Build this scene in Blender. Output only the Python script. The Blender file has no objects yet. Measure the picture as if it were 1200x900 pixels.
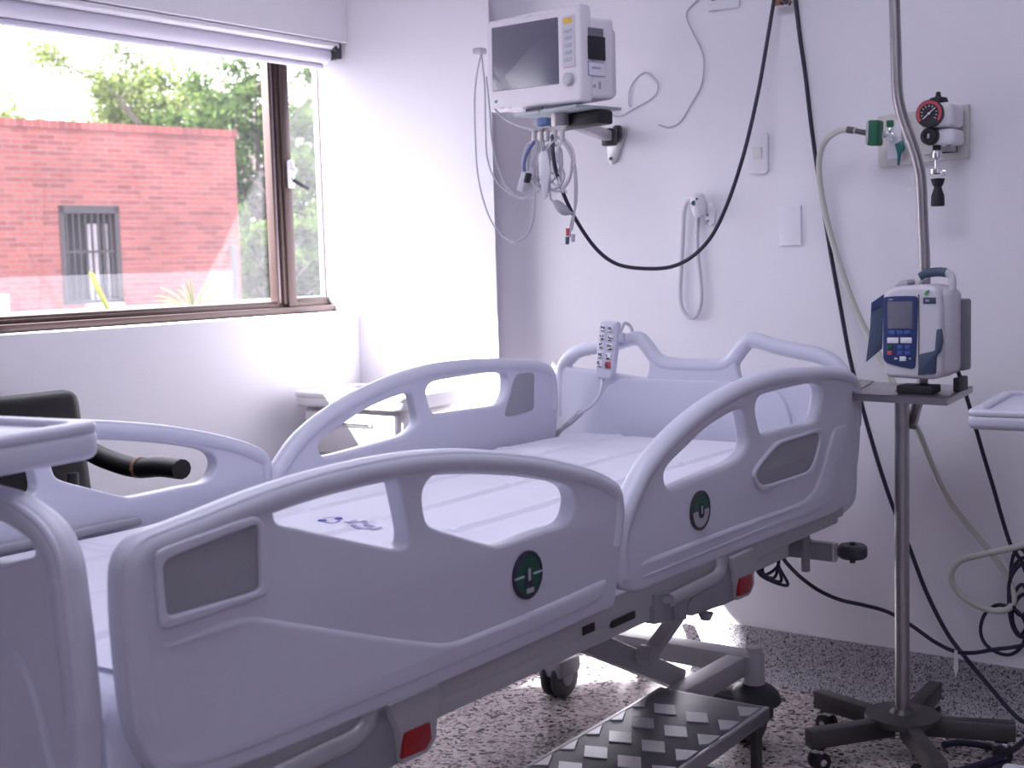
import bpy, bmesh, math, random
from mathutils import Vector, Matrix, noise
random.seed(7)
V = Vector
COL = bpy.context.scene.collection
sc = bpy.context.scene

# ------------------------------------------------------------------ camera
F, YAW, PITCH, ROLL = 1537.75, 0.638907774, 0.0933821225, 0.0281314917
CAM = V((0, 0, 1.18))
def cam_axes():
    cy, sy, cp, sp = math.cos(YAW), math.sin(YAW), math.cos(PITCH), math.sin(PITCH)
    f = V((-sy*cp, cy*cp, -sp)); r = V((cy, sy, 0)); d = f.cross(r)
    c, s = math.cos(ROLL), math.sin(ROLL)
    return c*r + s*d, -s*r + c*d, f
RX, DX, FX = cam_axes()
def ray(x, y): return RX*((x-600)/F) + DX*((y-450)/F) + FX
def onX(x, y, k): d = ray(x, y); return CAM + d*((k-CAM.x)/d.x)
def onY(x, y, k): d = ray(x, y); return CAM + d*((k-CAM.y)/d.y)
def onZ(x, y, k): d = ray(x, y); return CAM + d*((k-CAM.z)/d.z)
def onP(x, y, P, n): d = ray(x, y); return CAM + d*((P-CAM).dot(n)/d.dot(n))
def zz(s, ox, oy, pts): return [(ox+a/s, oy+b/s) for a, b in pts]

cd = bpy.data.cameras.new('camera'); cam = bpy.data.objects.new('camera', cd); COL.objects.link(cam)
cd.sensor_width = 36; cd.lens = F/1200*36; cd.clip_start = .02; cd.clip_end = 500
cam.matrix_world = Matrix(((RX.x, -DX.x, -FX.x, CAM.x), (RX.y, -DX.y, -FX.y, CAM.y), (RX.z, -DX.z, -FX.z, CAM.z), (0, 0, 0, 1)))
cd.dof.use_dof = True; cd.dof.focus_distance = 2.7; cd.dof.aperture_fstop = 7
sc.camera = cam

# ------------------------------------------------------------------ materials
MATS = {}
def mat(name, col, rough=.5, metal=0.0, bump=0.0, bscale=60, spec=.5, var=0.0, vscale=6, emit=None):
    m = bpy.data.materials.new(name); m.use_nodes = True; nt = m.node_tree; b = nt.nodes['Principled BSDF']
    b.inputs['Base Color'].default_value = (*col, 1); b.inputs['Roughness'].default_value = rough
    b.inputs['Metallic'].default_value = metal; b.inputs['Specular IOR Level'].default_value = spec
    tc = nt.nodes.new('ShaderNodeTexCoord')
    nz = nt.nodes.new('ShaderNodeTexNoise'); nz.inputs['Scale'].default_value = vscale; nz.inputs['Detail'].default_value = 4
    nt.links.new(tc.outputs['Object'], nz.inputs['Vector'])
    mx = nt.nodes.new('ShaderNodeMixRGB'); mx.blend_type = 'MIX'
    mx.inputs[1].default_value = (*[c*(1-var) for c in col], 1); mx.inputs[2].default_value = (*[min(1, c*(1+var)) for c in col], 1)
    nt.links.new(nz.outputs['Fac'], mx.inputs[0]); nt.links.new(mx.outputs[0], b.inputs['Base Color'])
    if bump:
        n2 = nt.nodes.new('ShaderNodeTexNoise'); n2.inputs['Scale'].default_value = bscale; n2.inputs['Detail'].default_value = 3
        nt.links.new(tc.outputs['Object'], n2.inputs['Vector'])
        bp = nt.nodes.new('ShaderNodeBump'); bp.inputs['Strength'].default_value = bump; bp.inputs['Distance'].default_value = .002
        nt.links.new(n2.outputs['Fac'], bp.inputs['Height']); nt.links.new(bp.outputs[0], b.inputs['Normal'])
    if emit:
        b.inputs['Emission Color'].default_value = (*emit[0], 1); b.inputs['Emission Strength'].default_value = emit[1]
    MATS[name] = m; return m

wall_m = mat('wall_paint', (.79, .775, .82), .75, bump=.15, bscale=180, var=.012, vscale=2)
ceil_m = mat('ceiling_paint', (.82, .80, .83), .85)
bed_m = mat('bed_plastic', (.61, .61, .715), .38, bump=.05, bscale=500)
bedmet_m = mat('bed_enamel', (.44, .43, .46), .4, var=.05)
bedgrey_m = mat('bed_grey_plastic', (.30, .30, .34), .5)
insert_m = mat('insert_grey', (.33, .33, .37), .65, bump=.1, bscale=900)
sheet_m = mat('cotton_sheet', (.72, .71, .81), .85, bump=.25, bscale=700, var=.02, vscale=9)
dark_m = mat('dark_rubber', (.012, .011, .016), .55)
dkgrey_m = mat('dark_grey_plastic', (.045, .045, .055), .5)
cable_m = mat('black_cable', (.013, .009, .035), .45)
leather_m = mat('black_leather', (.006, .005, .007), .5, bump=.2, bscale=250, spec=.3)
steel_m = mat('brushed_steel', (.40, .385, .40), .34, metal=1, var=.10, vscale=40)
darksteel_m = mat('dull_steel', (.115, .11, .115), .45, metal=.85, var=.12, vscale=30)
chrome_m = mat('chrome', (.85, .85, .88), .12, metal=1)
alu_m = mat('aluminium', (.42, .42, .45), .38, metal=.9, var=.15, vscale=20)
alub_m = mat('bright_aluminium', (.60, .60, .64), .38, metal=.9, var=.1, vscale=30)
monw_m = mat('monitor_plastic', (.74, .71, .76), .42)
white_m = mat('white_plastic', (.76, .75, .79), .4)
cream_m = mat('cream_plastic', (.72, .71, .69), .45)
panel_m = mat('gas_panel_paint', (.60, .59, .56), .5)
lgrey_m = mat('light_grey_cable', (.42, .41, .46), .5)
hose_m = mat('pale_hose', (.50, .50, .46), .45)
green_m = mat('green_plastic', (.012, .12, .06), .4)
disc_green_m = mat('disc_green', (.006, .075, .045), .4)
teal_m = mat('teal_plastic', (.01, .13, .13), .4)
red_m = mat('red_reflector', (.34, .008, .012), .3)
redp_m = mat('red_print', (.50, .09, .10), .5)
yellow_m = mat('yellow_key', (.75, .50, .05), .5)
bluekey_m = mat('pale_blue_key', (.42, .52, .62), .5)
blue_m = mat('deep_blue', (.028, .045, .15), .4)
bluebtn_m = mat('blue_button', (.05, .10, .36), .4)
screen_m = mat('screen_glass', (.10, .10, .145), .22, spec=.9)
lcd_m = mat('lcd_grey', (.16, .16, .20), .25)
pumpw_m = mat('pump_plastic', (.62, .61, .66), .4)
navy_m = mat('slate_blue_plastic', (.05, .075, .13), .45)
print_m = mat('blue_print', (.07, .06, .42), .8)
printg_m = mat('grey_print', (.40, .38, .58), .85)
ink_m = mat('dark_print', (.03, .025, .06), .6)
bronze_m = mat('bronze_frame', (.065, .040, .036), .45, metal=.25)
pink_m = mat('pale_sash_edge', (.32, .26, .28), .45)
blind_m = mat('blind_fabric', (.62, .60, .69), .8)
blindr_m = mat('blind_rail', (.70, .68, .74), .5)
brown_m = mat('brown_label', (.24, .13, .08), .6)
nstand_m = mat('nightstand_plastic', (.70, .68, .70), .4)
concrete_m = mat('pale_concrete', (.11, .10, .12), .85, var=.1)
tag_m = mat('paper_tag', (.78, .77, .80), .7)
fwall_m = mat('fill_lamp_housing', (.8, .8, .8), .5)
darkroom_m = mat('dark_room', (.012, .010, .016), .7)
curtain_m = mat('pale_curtain', (.55, .50, .52), .9, var=.3, vscale=9)
grille_m = mat('grille_paint', (.022, .013, .014), .5)
bark_m = mat('bark', (.17, .14, .13), .9)

def terrazzo(name, scale, base, dark_share, contrast=1.0):
    m = bpy.data.materials.new(name); m.use_nodes = True; nt = m.node_tree; b = nt.nodes['Principled BSDF']; N = nt.nodes.new; L = nt.links.new
    tc = N('ShaderNodeTexCoord')
    wn = N('ShaderNodeTexNoise'); wn.inputs['Scale'].default_value = scale*.9; wn.inputs['Detail'].default_value = 2
    L(tc.outputs['Object'], wn.inputs['Vector'])
    mixv = N('ShaderNodeMixRGB'); mixv.inputs[0].default_value = .012*80/scale; L(tc.outputs['Object'], mixv.inputs[1]); L(wn.outputs['Color'], mixv.inputs[2])
    def layer(sc_, stops, feat='F1'):
        v = N('ShaderNodeTexVoronoi'); v.inputs['Scale'].default_value = sc_; v.inputs['Randomness'].default_value = 1
        L(mixv.outputs[0], v.inputs['Vector'])
        s = N('ShaderNodeSeparateColor'); L(v.outputs['Color'], s.inputs[0])
        r = N('ShaderNodeValToRGB'); r.color_ramp.interpolation = 'CONSTANT'
        while len(r.color_ramp.elements) < len(stops): r.color_ramp.elements.new(.5)
        for e, (p, c) in zip(r.color_ramp.elements, stops): e.position = p; e.color = (*c, 1)
        L(s.outputs[0], r.inputs[0]); return v, r, s
    B = base
    v1, r1, s1 = layer(scale, [(0, (.035, .03, .04)), (dark_share*.6, (.10, .085, .09)), (dark_share, tuple(c*.62 for c in B)), (dark_share+.22, (B[0]*.82, B[1]*.7, B[2]*.7)), (dark_share+.36, B), (.86, tuple(min(1, c*1.18) for c in B))])
    v2, r2, s2 = layer(scale*2.3, [(0, (.05, .045, .05)), (dark_share*.8, tuple(c*.7 for c in B)), (dark_share*.8+.25, B), (.8, tuple(min(1, c*1.12) for c in B))])
    lt = N('ShaderNodeMath'); lt.operation = 'LESS_THAN'; lt.inputs[1].default_value = .46; L(v1.outputs['Distance'], lt.inputs[0])
    mx = N('ShaderNodeMixRGB'); L(lt.outputs[0], mx.inputs[0]); L(r2.outputs[0], mx.inputs[1]); L(r1.outputs[0], mx.inputs[2])
    L(mx.outputs[0], b.inputs['Base Color']); b.inputs['Roughness'].default_value = .22; b.inputs['Specular IOR Level'].default_value = .5
    return m
terr_m = terrazzo('terrazzo', 62, (.50, .435, .44), .22)
cove_m = terrazzo('terrazzo_fine', 190, (.40, .385, .42), .26); cove_m.node_tree.nodes['Principled BSDF'].inputs['Roughness'].default_value = .6

def brick_mat(name, bw, bh, rot=False):
    m = bpy.data.materials.new(name); m.use_nodes = True; nt = m.node_tree; b = nt.nodes['Principled BSDF']; N = nt.nodes.new; L = nt.links.new
    tc = N('ShaderNodeTexCoord'); sp = N('ShaderNodeSeparateXYZ'); L(tc.outputs['Object'], sp.inputs[0])
    ad = N('ShaderNodeMath'); ad.operation = 'ADD'; L(sp.outputs[0], ad.inputs[0]); L(sp.outputs[1], ad.inputs[1])
    cb = N('ShaderNodeCombineXYZ'); L(ad.outputs[0], cb.inputs[0]); L(sp.outputs[2], cb.inputs[1])
    br = N('ShaderNodeTexBrick'); br.inputs['Scale'].default_value = 1; br.inputs['Brick Width'].default_value = bw; br.inputs['Row Height'].default_value = bh
    br.inputs['Mortar Size'].default_value = .009; br.inputs['Mortar Smooth'].default_value = .2
    br.inputs['Color1'].default_value = (.27, .078, .062, 1); br.inputs['Color2'].default_value = (.165, .045, .042, 1); br.inputs['Mortar'].default_value = (.20, .12, .11, 1)
    br.inputs['Bias'].default_value = -.1
    if rot: br.offset = 0
    L(cb.outputs[0], br.inputs['Vector'])
    nz = N('ShaderNodeTexNoise'); nz.inputs['Scale'].default_value = .9; nz.inputs['Detail'].default_value = 5; L(tc.outputs['Object'], nz.inputs['Vector'])
    rp = N('ShaderNodeValToRGB'); rp.color_ramp.elements[0].position = .3; rp.color_ramp.elements[0].color = (.78, .76, .78, 1); rp.color_ramp.elements[1].position = .7; rp.color_ramp.elements[1].color = (1.15, 1.1, 1.1, 1)
    L(nz.outputs['Fac'], rp.inputs[0])
    mu = N('ShaderNodeMixRGB'); mu.blend_type = 'MULTIPLY'; mu.inputs[0].default_value = 1; L(br.outputs['Color'], mu.inputs[1]); L(rp.outputs[0], mu.inputs[2])
    L(mu.outputs[0], b.inputs['Base Color']); b.inputs['Roughness'].default_value = .9
    return m
brick_m = brick_mat('red_brick', .23, .068); soldier_m = brick_mat('soldier_brick', .11, .30, True)

def glass_mat(name, gloss=.05, haze=0.0, tint=(1, 1, 1)):
    m = bpy.data.materials.new(name); m.use_nodes = True; nt = m.node_tree; N = nt.nodes.new; L = nt.links.new
    out = nt.nodes['Material Output']; nt.nodes.remove(nt.nodes['Principled BSDF'])
    t = N('ShaderNodeBsdfTransparent'); t.inputs[0].default_value = (*tint, 1)
    g = N('ShaderNodeBsdfGlossy'); g.inputs['Roughness'].default_value = .02
    m1 = N('ShaderNodeMixShader'); m1.inputs[0].default_value = gloss; L(t.outputs[0], m1.inputs[1]); L(g.outputs[0], m1.inputs[2])
    d = N('ShaderNodeBsdfTranslucent'); d.inputs[0].default_value = (.80, .82, .95, 1)
    d2 = N('ShaderNodeBsdfDiffuse'); d2.inputs[0].default_value = (.75, .76, .86, 1)
    md = N('ShaderNodeMixShader'); md.inputs[0].default_value = .5; L(d.outputs[0], md.inputs[1]); L(d2.outputs[0], md.inputs[2])
    m2 = N('ShaderNodeMixShader'); m2.inputs[0].default_value = haze
    if haze:
        tc = N('ShaderNodeTexCoord'); nz = N('ShaderNodeTexNoise'); nz.inputs['Scale'].default_value = 7; nz.inputs['Detail'].default_value = 5
        L(tc.outputs['Object'], nz.inputs['Vector'])
        mr = N('ShaderNodeMapRange'); mr.inputs[1].default_value = .3; mr.inputs[2].default_value = .7; mr.inputs[3].default_value = haze*.75; mr.inputs[4].default_value = min(1, haze*1.25)
        L(nz.outputs['Fac'], mr.inputs[0]); L(mr.outputs[0], m2.inputs[0])
    L(m1.outputs[0], m2.inputs[1]); L(md.outputs[0], m2.inputs[2]); L(m2.outputs[0], out.inputs[0])
    return m
pane_m = glass_mat('window_glass', .04, .008)
hazepane_m = glass_mat('dusty_glass', .03, .014)
rail_glass_m = glass_mat('railing_glass', .03, .012)

def leaf_mat(name, c1, c2):
    m = bpy.data.materials.new(name); m.use_nodes = True; nt = m.node_tree; N = nt.nodes.new; L = nt.links.new
    out = nt.nodes['Material Output']; nt.nodes.remove(nt.nodes['Principled BSDF'])
    g = N('ShaderNodeNewGeometry'); r = N('ShaderNodeValToRGB'); r.color_ramp.elements[0].color = (*c1, 1); r.color_ramp.elements[1].color = (*c2, 1)
    L(g.outputs['Random Per Island'], r.inputs[0])
    d = N('ShaderNodeBsdfDiffuse'); t = N('ShaderNodeBsdfTranslucent'); L(r.outputs[0], d.inputs[0]); L(r.outputs[0], t.inputs[0])
    mx = N('ShaderNodeMixShader'); mx.inputs[0].default_value = .5; L(d.outputs[0], mx.inputs[1]); L(t.outputs[0], mx.inputs[2]); L(mx.outputs[0], out.inputs[0])
    return m
leaf_m = leaf_mat('leaf_light', (.10, .135, .04), (.20, .25, .085))
leafd_m = leaf_mat('leaf_dense', (.03, .055, .02), (.10, .15, .04))
blade_m = leaf_mat('leaf_blade', (.20, .22, .05), (.25, .27, .08))

# ------------------------------------------------------------------ mesh helpers
def catmull(pts, n=6, closed=False):
    P = [V(p) for p in pts]; out = []; k = len(P)
    rng = range(k) if closed else range(k-1)
    for i in rng:
        if closed: a, b, c, d = P[i-1], P[i], P[(i+1) % k], P[(i+2) % k]
        else: a, b, c, d = P[max(i-1, 0)], P[i], P[i+1], P[min(i+2, k-1)]
        for j in range(n):
            t = j/n; m1 = (c-a)*.5; m2 = (d-b)*.5
            L = (c-b).length
            if m1.length > L*1.1: m1 = m1*(L*1.1/m1.length)
            if m2.length > L*1.1: m2 = m2*(L*1.1/m2.length)
            out.append((2*t**3-3*t**2+1)*b + (t**3-2*t**2+t)*m1 + (-2*t**3+3*t**2)*c + (t**3-t**2)*m2)
    if not closed: out.append(P[-1])
    return out

class MB:
    def __init__(s, M=None): s.bm = bmesh.new(); s.M = M or Matrix.Identity(4)
    def _add(s, b, M=None):
        me = bpy.data.meshes.new('t'); b.to_mesh(me); b.free()
        me.transform(s.M @ (M or Matrix.Identity(4))); s.bm.from_mesh(me); bpy.data.meshes.remove(me); return s
    def mesh(s, me): me.transform(s.M); s.bm.from_mesh(me); bpy.data.meshes.remove(me); return s
    def box(s, c, size, rot=None, bev=0.0, seg=2):
        b = bmesh.new(); bmesh.ops.create_cube(b, size=1)
        for v in b.verts: v.co = V((v.co.x*size[0], v.co.y*size[1], v.co.z*size[2]))
        if bev: bmesh.ops.bevel(b, geom=b.edges[:], offset=min(bev, min(size)*.48), segments=seg, profile=.5, affect='EDGES')
        return s._add(b, Matrix.Translation(V(c)) @ (rot.to_4x4() if rot else Matrix.Identity(4)))
    def bx(s, a, b, bev=0.0, seg=2):
        a, b = V(a), V(b); return s.box((a+b)/2, [abs(q) for q in (b-a)], None, bev, seg)
    def bar(s, p0, p1, w, h, up=(0, 0, 1), bev=0.0):
        p0, p1 = V(p0), V(p1); x = (p1-p0).normalized(); y = V(up).cross(x).normalized(); z = x.cross(y)
        R = Matrix((x, y, z)).transposed(); return s.box((p0+p1)/2, ((p1-p0).length, w, h), R, bev)
    def cyl(s, p0, p1, r0, r1=None, seg=20, bev=0.0):
        p0, p1 = V(p0), V(p1); r1 = r0 if r1 is None else r1; d = p1-p0
        b = bmesh.new(); bmesh.ops.create_cone(b, cap_ends=True, segments=seg, radius1=r0, radius2=r1, depth=d.length)
        if bev: bmesh.ops.bevel(b, geom=[e for e in b.edges if any(len(f.verts) > 4 for f in e.link_faces)], offset=bev, segments=2, profile=.5, affect='EDGES')
        q = V((0, 0, 1)).rotation_difference(d.normalized()).to_matrix().to_4x4()
        return s._add(b, Matrix.Translation((p0+p1)/2) @ q)
    def sph(s, c, r, sca=(1, 1, 1), seg=16):
        b = bmesh.new(); bmesh.ops.create_uvsphere(b, u_segments=seg, v_segments=seg//2+2, radius=r)
        return s._add(b, Matrix.Translation(V(c)) @ Matrix.Diagonal((*sca, 1)))
    def torus(s, c, n, R, r, seg=28):
        n = V(n).normalized(); a = n.orthogonal().normalized(); b = n.cross(a)
        return s.tube([V(c)+a*R*math.cos(i*2*math.pi/seg)+b*R*math.sin(i*2*math.pi/seg) for i in range(seg)], r, 0, 8, True)
    def tube(s, pts, r, n=6, seg=8, closed=False, flat=1.0, axis=None):
        P = catmull(pts, n, closed) if n else [V(p) for p in pts]
        b = bmesh.new(); k = len(P); rings = []; prev = None
        for i, p in enumerate(P):
            if closed: t = P[(i+1) % k]-P[i-1]
            else: t = P[min(i+1, k-1)]-P[max(i-1, 0)]
            t = t.normalized() if t.length > 1e-9 else V((0, 0, 1))
            if axis is not None: a = V(axis)-t*V(axis).dot(t); a = a.normalized() if a.length > 1e-6 else t.orthogonal().normalized()
            elif prev is None: a = t.orthogonal().normalized()
            else: a = prev-t*prev.dot(t); a = a.normalized() if a.length > 1e-6 else t.orthogonal().normalized()
            prev = a; c = t.cross(a); rr = r(i/(k-1)) if callable(r) else r
            rings.append([b.verts.new(p+a*rr*flat*math.cos(j*2*math.pi/seg)+c*rr*math.sin(j*2*math.pi/seg)) for j in range(seg)])
        m = k if closed else k-1
        for i in range(m):
            A, B = rings[i], rings[(i+1) % k]
            for j in range(seg): b.faces.new((A[j], A[(j+1) % seg], B[(j+1) % seg], B[j]))
        if not closed: b.faces.new(rings[0][::-1]); b.faces.new(rings[-1])
        return s._add(b)
    def prism(s, pts, off, bev=0.0):
        b = bmesh.new(); vs = [b.verts.new(V(p)) for p in pts]; f = b.faces.new(vs)
        r = bmesh.ops.extrude_face_region(b, geom=[f]); bmesh.ops.translate(b, verts=[g for g in r['geom'] if isinstance(g, bmesh.types.BMVert)], vec=V(off))
        bmesh.ops.recalc_face_normals(b, faces=b.faces[:])
        if bev: bmesh.ops.bevel(b, geom=b.edges[:], offset=bev, segments=2, profile=.5, affect='EDGES')
        return s._add(b)
    def lathe(s, o, ax, prof, seg=24):
        ax = V(ax).normalized(); a = ax.orthogonal().normalized(); c = ax.cross(a); b = bmesh.new(); o = V(o); R = []
        for r, h in prof: R.append([b.verts.new(o+ax*h+(a*math.cos(j*2*math.pi/seg)+c*math.sin(j*2*math.pi/seg))*max(r, 1e-4)) for j in range(seg)])
        for A, B in zip(R, R[1:]):
            for j in range(seg): b.faces.new((A[j], A[(j+1) % seg], B[(j+1) % seg], B[j]))
        b.faces.new(R[0][::-1]); b.faces.new(R[-1]); bmesh.ops.recalc_face_normals(b, faces=b.faces[:])
        return s._add(b)

def plate(out, holes, M, t, bev, res=3):
    """flat shape with rounded edges; out and holes are 2-D outlines, M maps (u, v, thickness) to the room"""
    def area(q): return sum(q[i-1][0]*q[i][1]-q[i][0]*q[i-1][1] for i in range(len(q)))/2
    def thin(q, d):
        o = [q[0]]
        for p in q[1:]:
            if math.hypot(p[0]-o[-1][0], p[1]-o[-1][1]) > d: o.append(p)
        if math.hypot(o[0][0]-o[-1][0], o[0][1]-o[-1][1]) < d and len(o) > 4: o.pop()
        return o
    want = abs(area(out))-sum(abs(area(h)) for h in holes); bv = bev
    for attempt in range(6):
        cu = bpy.data.curves.new('p', 'CURVE'); cu.dimensions = '2D'; cu.fill_mode = 'BOTH'
        for i, pts in enumerate([out]+list(holes)):
            pts = thin(pts, bv*.35)
            if (area(pts) > 0) != (i == 0): pts = pts[::-1]
            sp = cu.splines.new('POLY'); sp.points.add(len(pts)-1); sp.use_cyclic_u = True
            for q, p in zip(sp.points, pts): q.co = (p[0], p[1], 0, 1)
        cu.extrude = max(t/2-bv, 1e-4); cu.bevel_depth = bv; cu.bevel_resolution = res; cu.offset = -bv
        o = bpy.data.objects.new('p', cu); me = bpy.data.meshes.new_from_object(o)
        bpy.data.objects.remove(o); bpy.data.curves.remove(cu)
        b = bmesh.new(); b.from_mesh(me); bmesh.ops.remove_doubles(b, verts=b.verts[:], dist=1e-5)
        got = sum(f.calc_area()*abs(f.normal.z) for f in b.faces)/2
        b.to_mesh(me); b.free()
        if abs(got-want) < .06*want: break
        print('PLATE retry', attempt, round(got, 4), round(want, 4), len(out)); bv *= .6
    me.transform(M); return me
def axes(o, u, v, w): return Matrix(((u[0], v[0], w[0], o[0]), (u[1], v[1], w[1], o[1]), (u[2], v[2], w[2], o[2]), (0, 0, 0, 1)))

ROOTINV = {}
def obj(name, mb, m, parent=None, sharp=38, kind=None, label=None):
    b = mb.bm
    bmesh.ops.recalc_face_normals(b, faces=b.faces[:])
    for f in b.faces: f.smooth = True
    for e in b.edges:
        if len(e.link_faces) == 2 and e.calc_face_angle(0) > math.radians(sharp): e.smooth = False
    me = bpy.data.meshes.new(name); b.to_mesh(me); b.free()
    o = bpy.data.objects.new(name, me); COL.objects.link(o)
    ms = m if isinstance(m, (list, tuple)) else [m]
    for q in ms: me.materials.append(q)
    if parent is not None:
        r = parent
        while r.parent: r = r.parent
        me.transform(ROOTINV.get(r.name, Matrix.Identity(4))); o.parent = parent
    if kind: o['kind'] = kind
    if label: o['label'] = label
    return o
def thing(name, label, cat, loc, group=None, rotz=0.0):
    o = bpy.data.objects.new(name, None); COL.objects.link(o); o.empty_display_size = .05
    o.location = loc; o.rotation_euler = (0, 0, rotz); o['label'] = label; o['category'] = cat
    if group: o['group'] = group
    ROOTINV[o.name] = (Matrix.Translation(V(loc)) @ Matrix.Rotation(rotz, 4, 'Z')).inverted(); return o
def single(name, mb, m, label, cat, loc=None, group=None, sharp=38):
    """a thing that is one mesh; its origin is put at loc"""
    o = obj(name, mb, m, None, sharp); o['label'] = label; o['category'] = cat
    if group: o['group'] = group
    if loc is not None: o.data.transform(Matrix.Translation(-V(loc))); o.location = loc; ROOTINV[o.name] = Matrix.Translation(-V(loc))
    return o
def struct(name, mb, m, parent=None):
    o = obj(name, mb, m, parent)
    if parent is None: o['kind'] = 'structure'
    return o
# ------------------------------------------------------------------ room shell
YF, YB = 3.177, 3.29
XC = onY(578, 200, YF).x; XW = onY(420, 365, YF).x; XG = onY(386, 358, YF).x
WY0 = 1.86  # opening ended just out of view, so wall keeps sun off the chair
ZS, ZH = 1.03, onX(395, 48, XW).z
b = MB(); b.bx((-3.4, -2.7, -.1), (2.6, 3.45, 0)); struct('floor', b, terr_m)
b = MB(); b.bx((-3.4, -2.7, 2.6), (2.6, 3.45, 2.75)); struct('ceiling', b, ceil_m)
b = MB(); b.bx((XG-.036, -2.7, 0), (XW, 3.45, ZS)); b.bx((XG-.036, -2.7, ZH), (XW, 3.45, 2.6)); b.bx((XG-.036, -2.7, ZS), (XW, WY0, ZH)); struct('wall_left', b, wall_m)
b = MB(); b.bx((XC-.10, YB, 0), (2.6, 3.45, 2.6)); struct('wall_back', b, wall_m)
b = MB(); b.prism([(XG-.036, YF, 0), (XC, YF, 0), (XC-.10, YB, 0), (XC-.10, 3.45, 0), (XG-.036, 3.45, 0)], (0, 0, 2.6)); struct('wall_corner', b, wall_m)
b = MB(); b.bx((2.6, -2.7, 0), (2.72, 3.45, 2.6)); struct('wall_right', b, wall_m)
b = MB(); b.bx((-3.4, -2.82, 0), (2.72, -2.7, 2.6)); struct('wall_front', b, wall_m)
prof = [(0, .138), (-.006, .138), (-.009, .125), (-.012, .09), (-.018, .06), (-.030, .03), (-.048, .010), (-.060, .0), (0, 0)]
b = MB(); b.prism([(XC+.002, YB+y, z) for y, z in prof], (2.598-XC, 0, 0)); struct('baseboard_back', b, cove_m)
b = MB(); b.prism([(XW, YF+y, z) for y, z in prof], (XC-XW, 0, 0)); struct('baseboard_corner', b, cove_m)

# window_1: bottom track, post, sliding sash with pale edges, two panes, latch
zt = ZH+.02
b = MB(); b.bx((XG-.035, WY0, ZS), (XG+.03, YF, ZS+.022), .004); b.bx((XG-.012, WY0, ZS+.02), (XG+.004, YF, ZS+.034), .002)
b.bx((XG-.035, WY0, zt-.04), (XG+.03, YF, zt)); b.bx((XG-.03, YF-.004, ZS), (XG-.01, YF, zt))
y0, y1 = onX(337, 300, XG+.02).y, onX(347.5, 351, XG+.02).y
b.bx((XG-.02, y0, ZS+.02), (XG+.02, y1+.004, zt), .003)
b.bx((XG-.03, y1, ZS+.02), (XG, YF, ZS+.05), .003)
win = struct('window_1', b, bronze_m)
b = MB(); ys = onX(322, 300, XG).y; w_ = y0-ys
b.bx((XG-.03, ys+w_*.62, ZS+.03), (XG+.012, y0, zt), .003); b.bx((XG-.03, ys, ZS+.03), (XG+.004, ys+w_*.28, zt), .003)
b.bx((XG-.03, WY0, ZS+.03), (XG-.004, ys, ZS+.042), .002)
obj('window_sash', b, bronze_m, win)
b = MB(); b.bx((XG-.03, ys+w_*.28, ZS+.035), (XG+.0, ys+w_*.62, zt), .003); obj('sash_edge', b, pink_m, win)
b = MB(); b.bx((XG-.022, WY0, ZS+.035), (XG-.017, ys+.01, zt)); obj('pane', b, pane_m, win)
b = MB(); b.bx((XG-.012, y1-.005, ZS+.035), (XG-.007, YF-.004, zt)); obj('pane', b, hazepane_m, win, label='dusty narrow pane on the right')
h = onX(341, 204, XG+.03)
b = MB(); b.box(h, (.02, .02, .09), bev=.006); b.sph(h+V((.008, 0, .01)), .014)
hd = obj('latch', b, white_m, win)
b = MB(); b.tube([h+V((.012, 0, -.02)), h+V((.03, .012, -.035)), h+V((.034, .04, -.046))], .0065); obj('latch_lever', b, dkgrey_m, hd)

# roller blind
def bl(px, py, X): p = onX(px, py, X); return p.z
zb1, zb2, zb3, zb4 = ZH, bl(392, 57, XW-0.0200), bl(388, 68, XW-0.0400), bl(384, 82, XW-0.0700)
YR = onX(389, 70, XW-0.0500).y
bt = thing('roller_blind', 'white rolled-up roller blind across the top of the window', 'blind', (XW-0.0500, 2.0, zb4))
b = MB(); b.bx((XW-0.0900, WY0-.05, zb2), (XW-0.0100, YR, zb1-.002), .008, 3); obj('cassette', b, blindr_m, bt)
b = MB(); b.cyl((XW-0.0650, WY0-.05, (zb2+zb3)/2-.004), (XW-0.0650, YR-.012, (zb2+zb3)/2-.004), (zb2-zb3)/2+.012); obj('roller', b, blind_m, bt)
b = MB(); b.bx((XW-0.0840, WY0-.05, zb4+.012), (XW-0.0720, YR-.02, zb3+.006), .003); obj('fabric', b, blind_m, bt)
b = MB(); b.bx((XW-0.0900, WY0-.05, zb4), (XW-0.0660, YR-.02, zb4+.016), .006, 3); obj('hem_bar', b, blind_m, bt)
b = MB(); b.bx((XW-0.0950, YR-.004, zb3-.004), (XW-0.0150, YR+.012, zb1-.002), .004); b.cyl((XW-0.0200, YR-.02, zb2), (XW-0.0100, YR-.02, zb2), .008); obj('end_bracket', b, dkgrey_m, bt)

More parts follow.
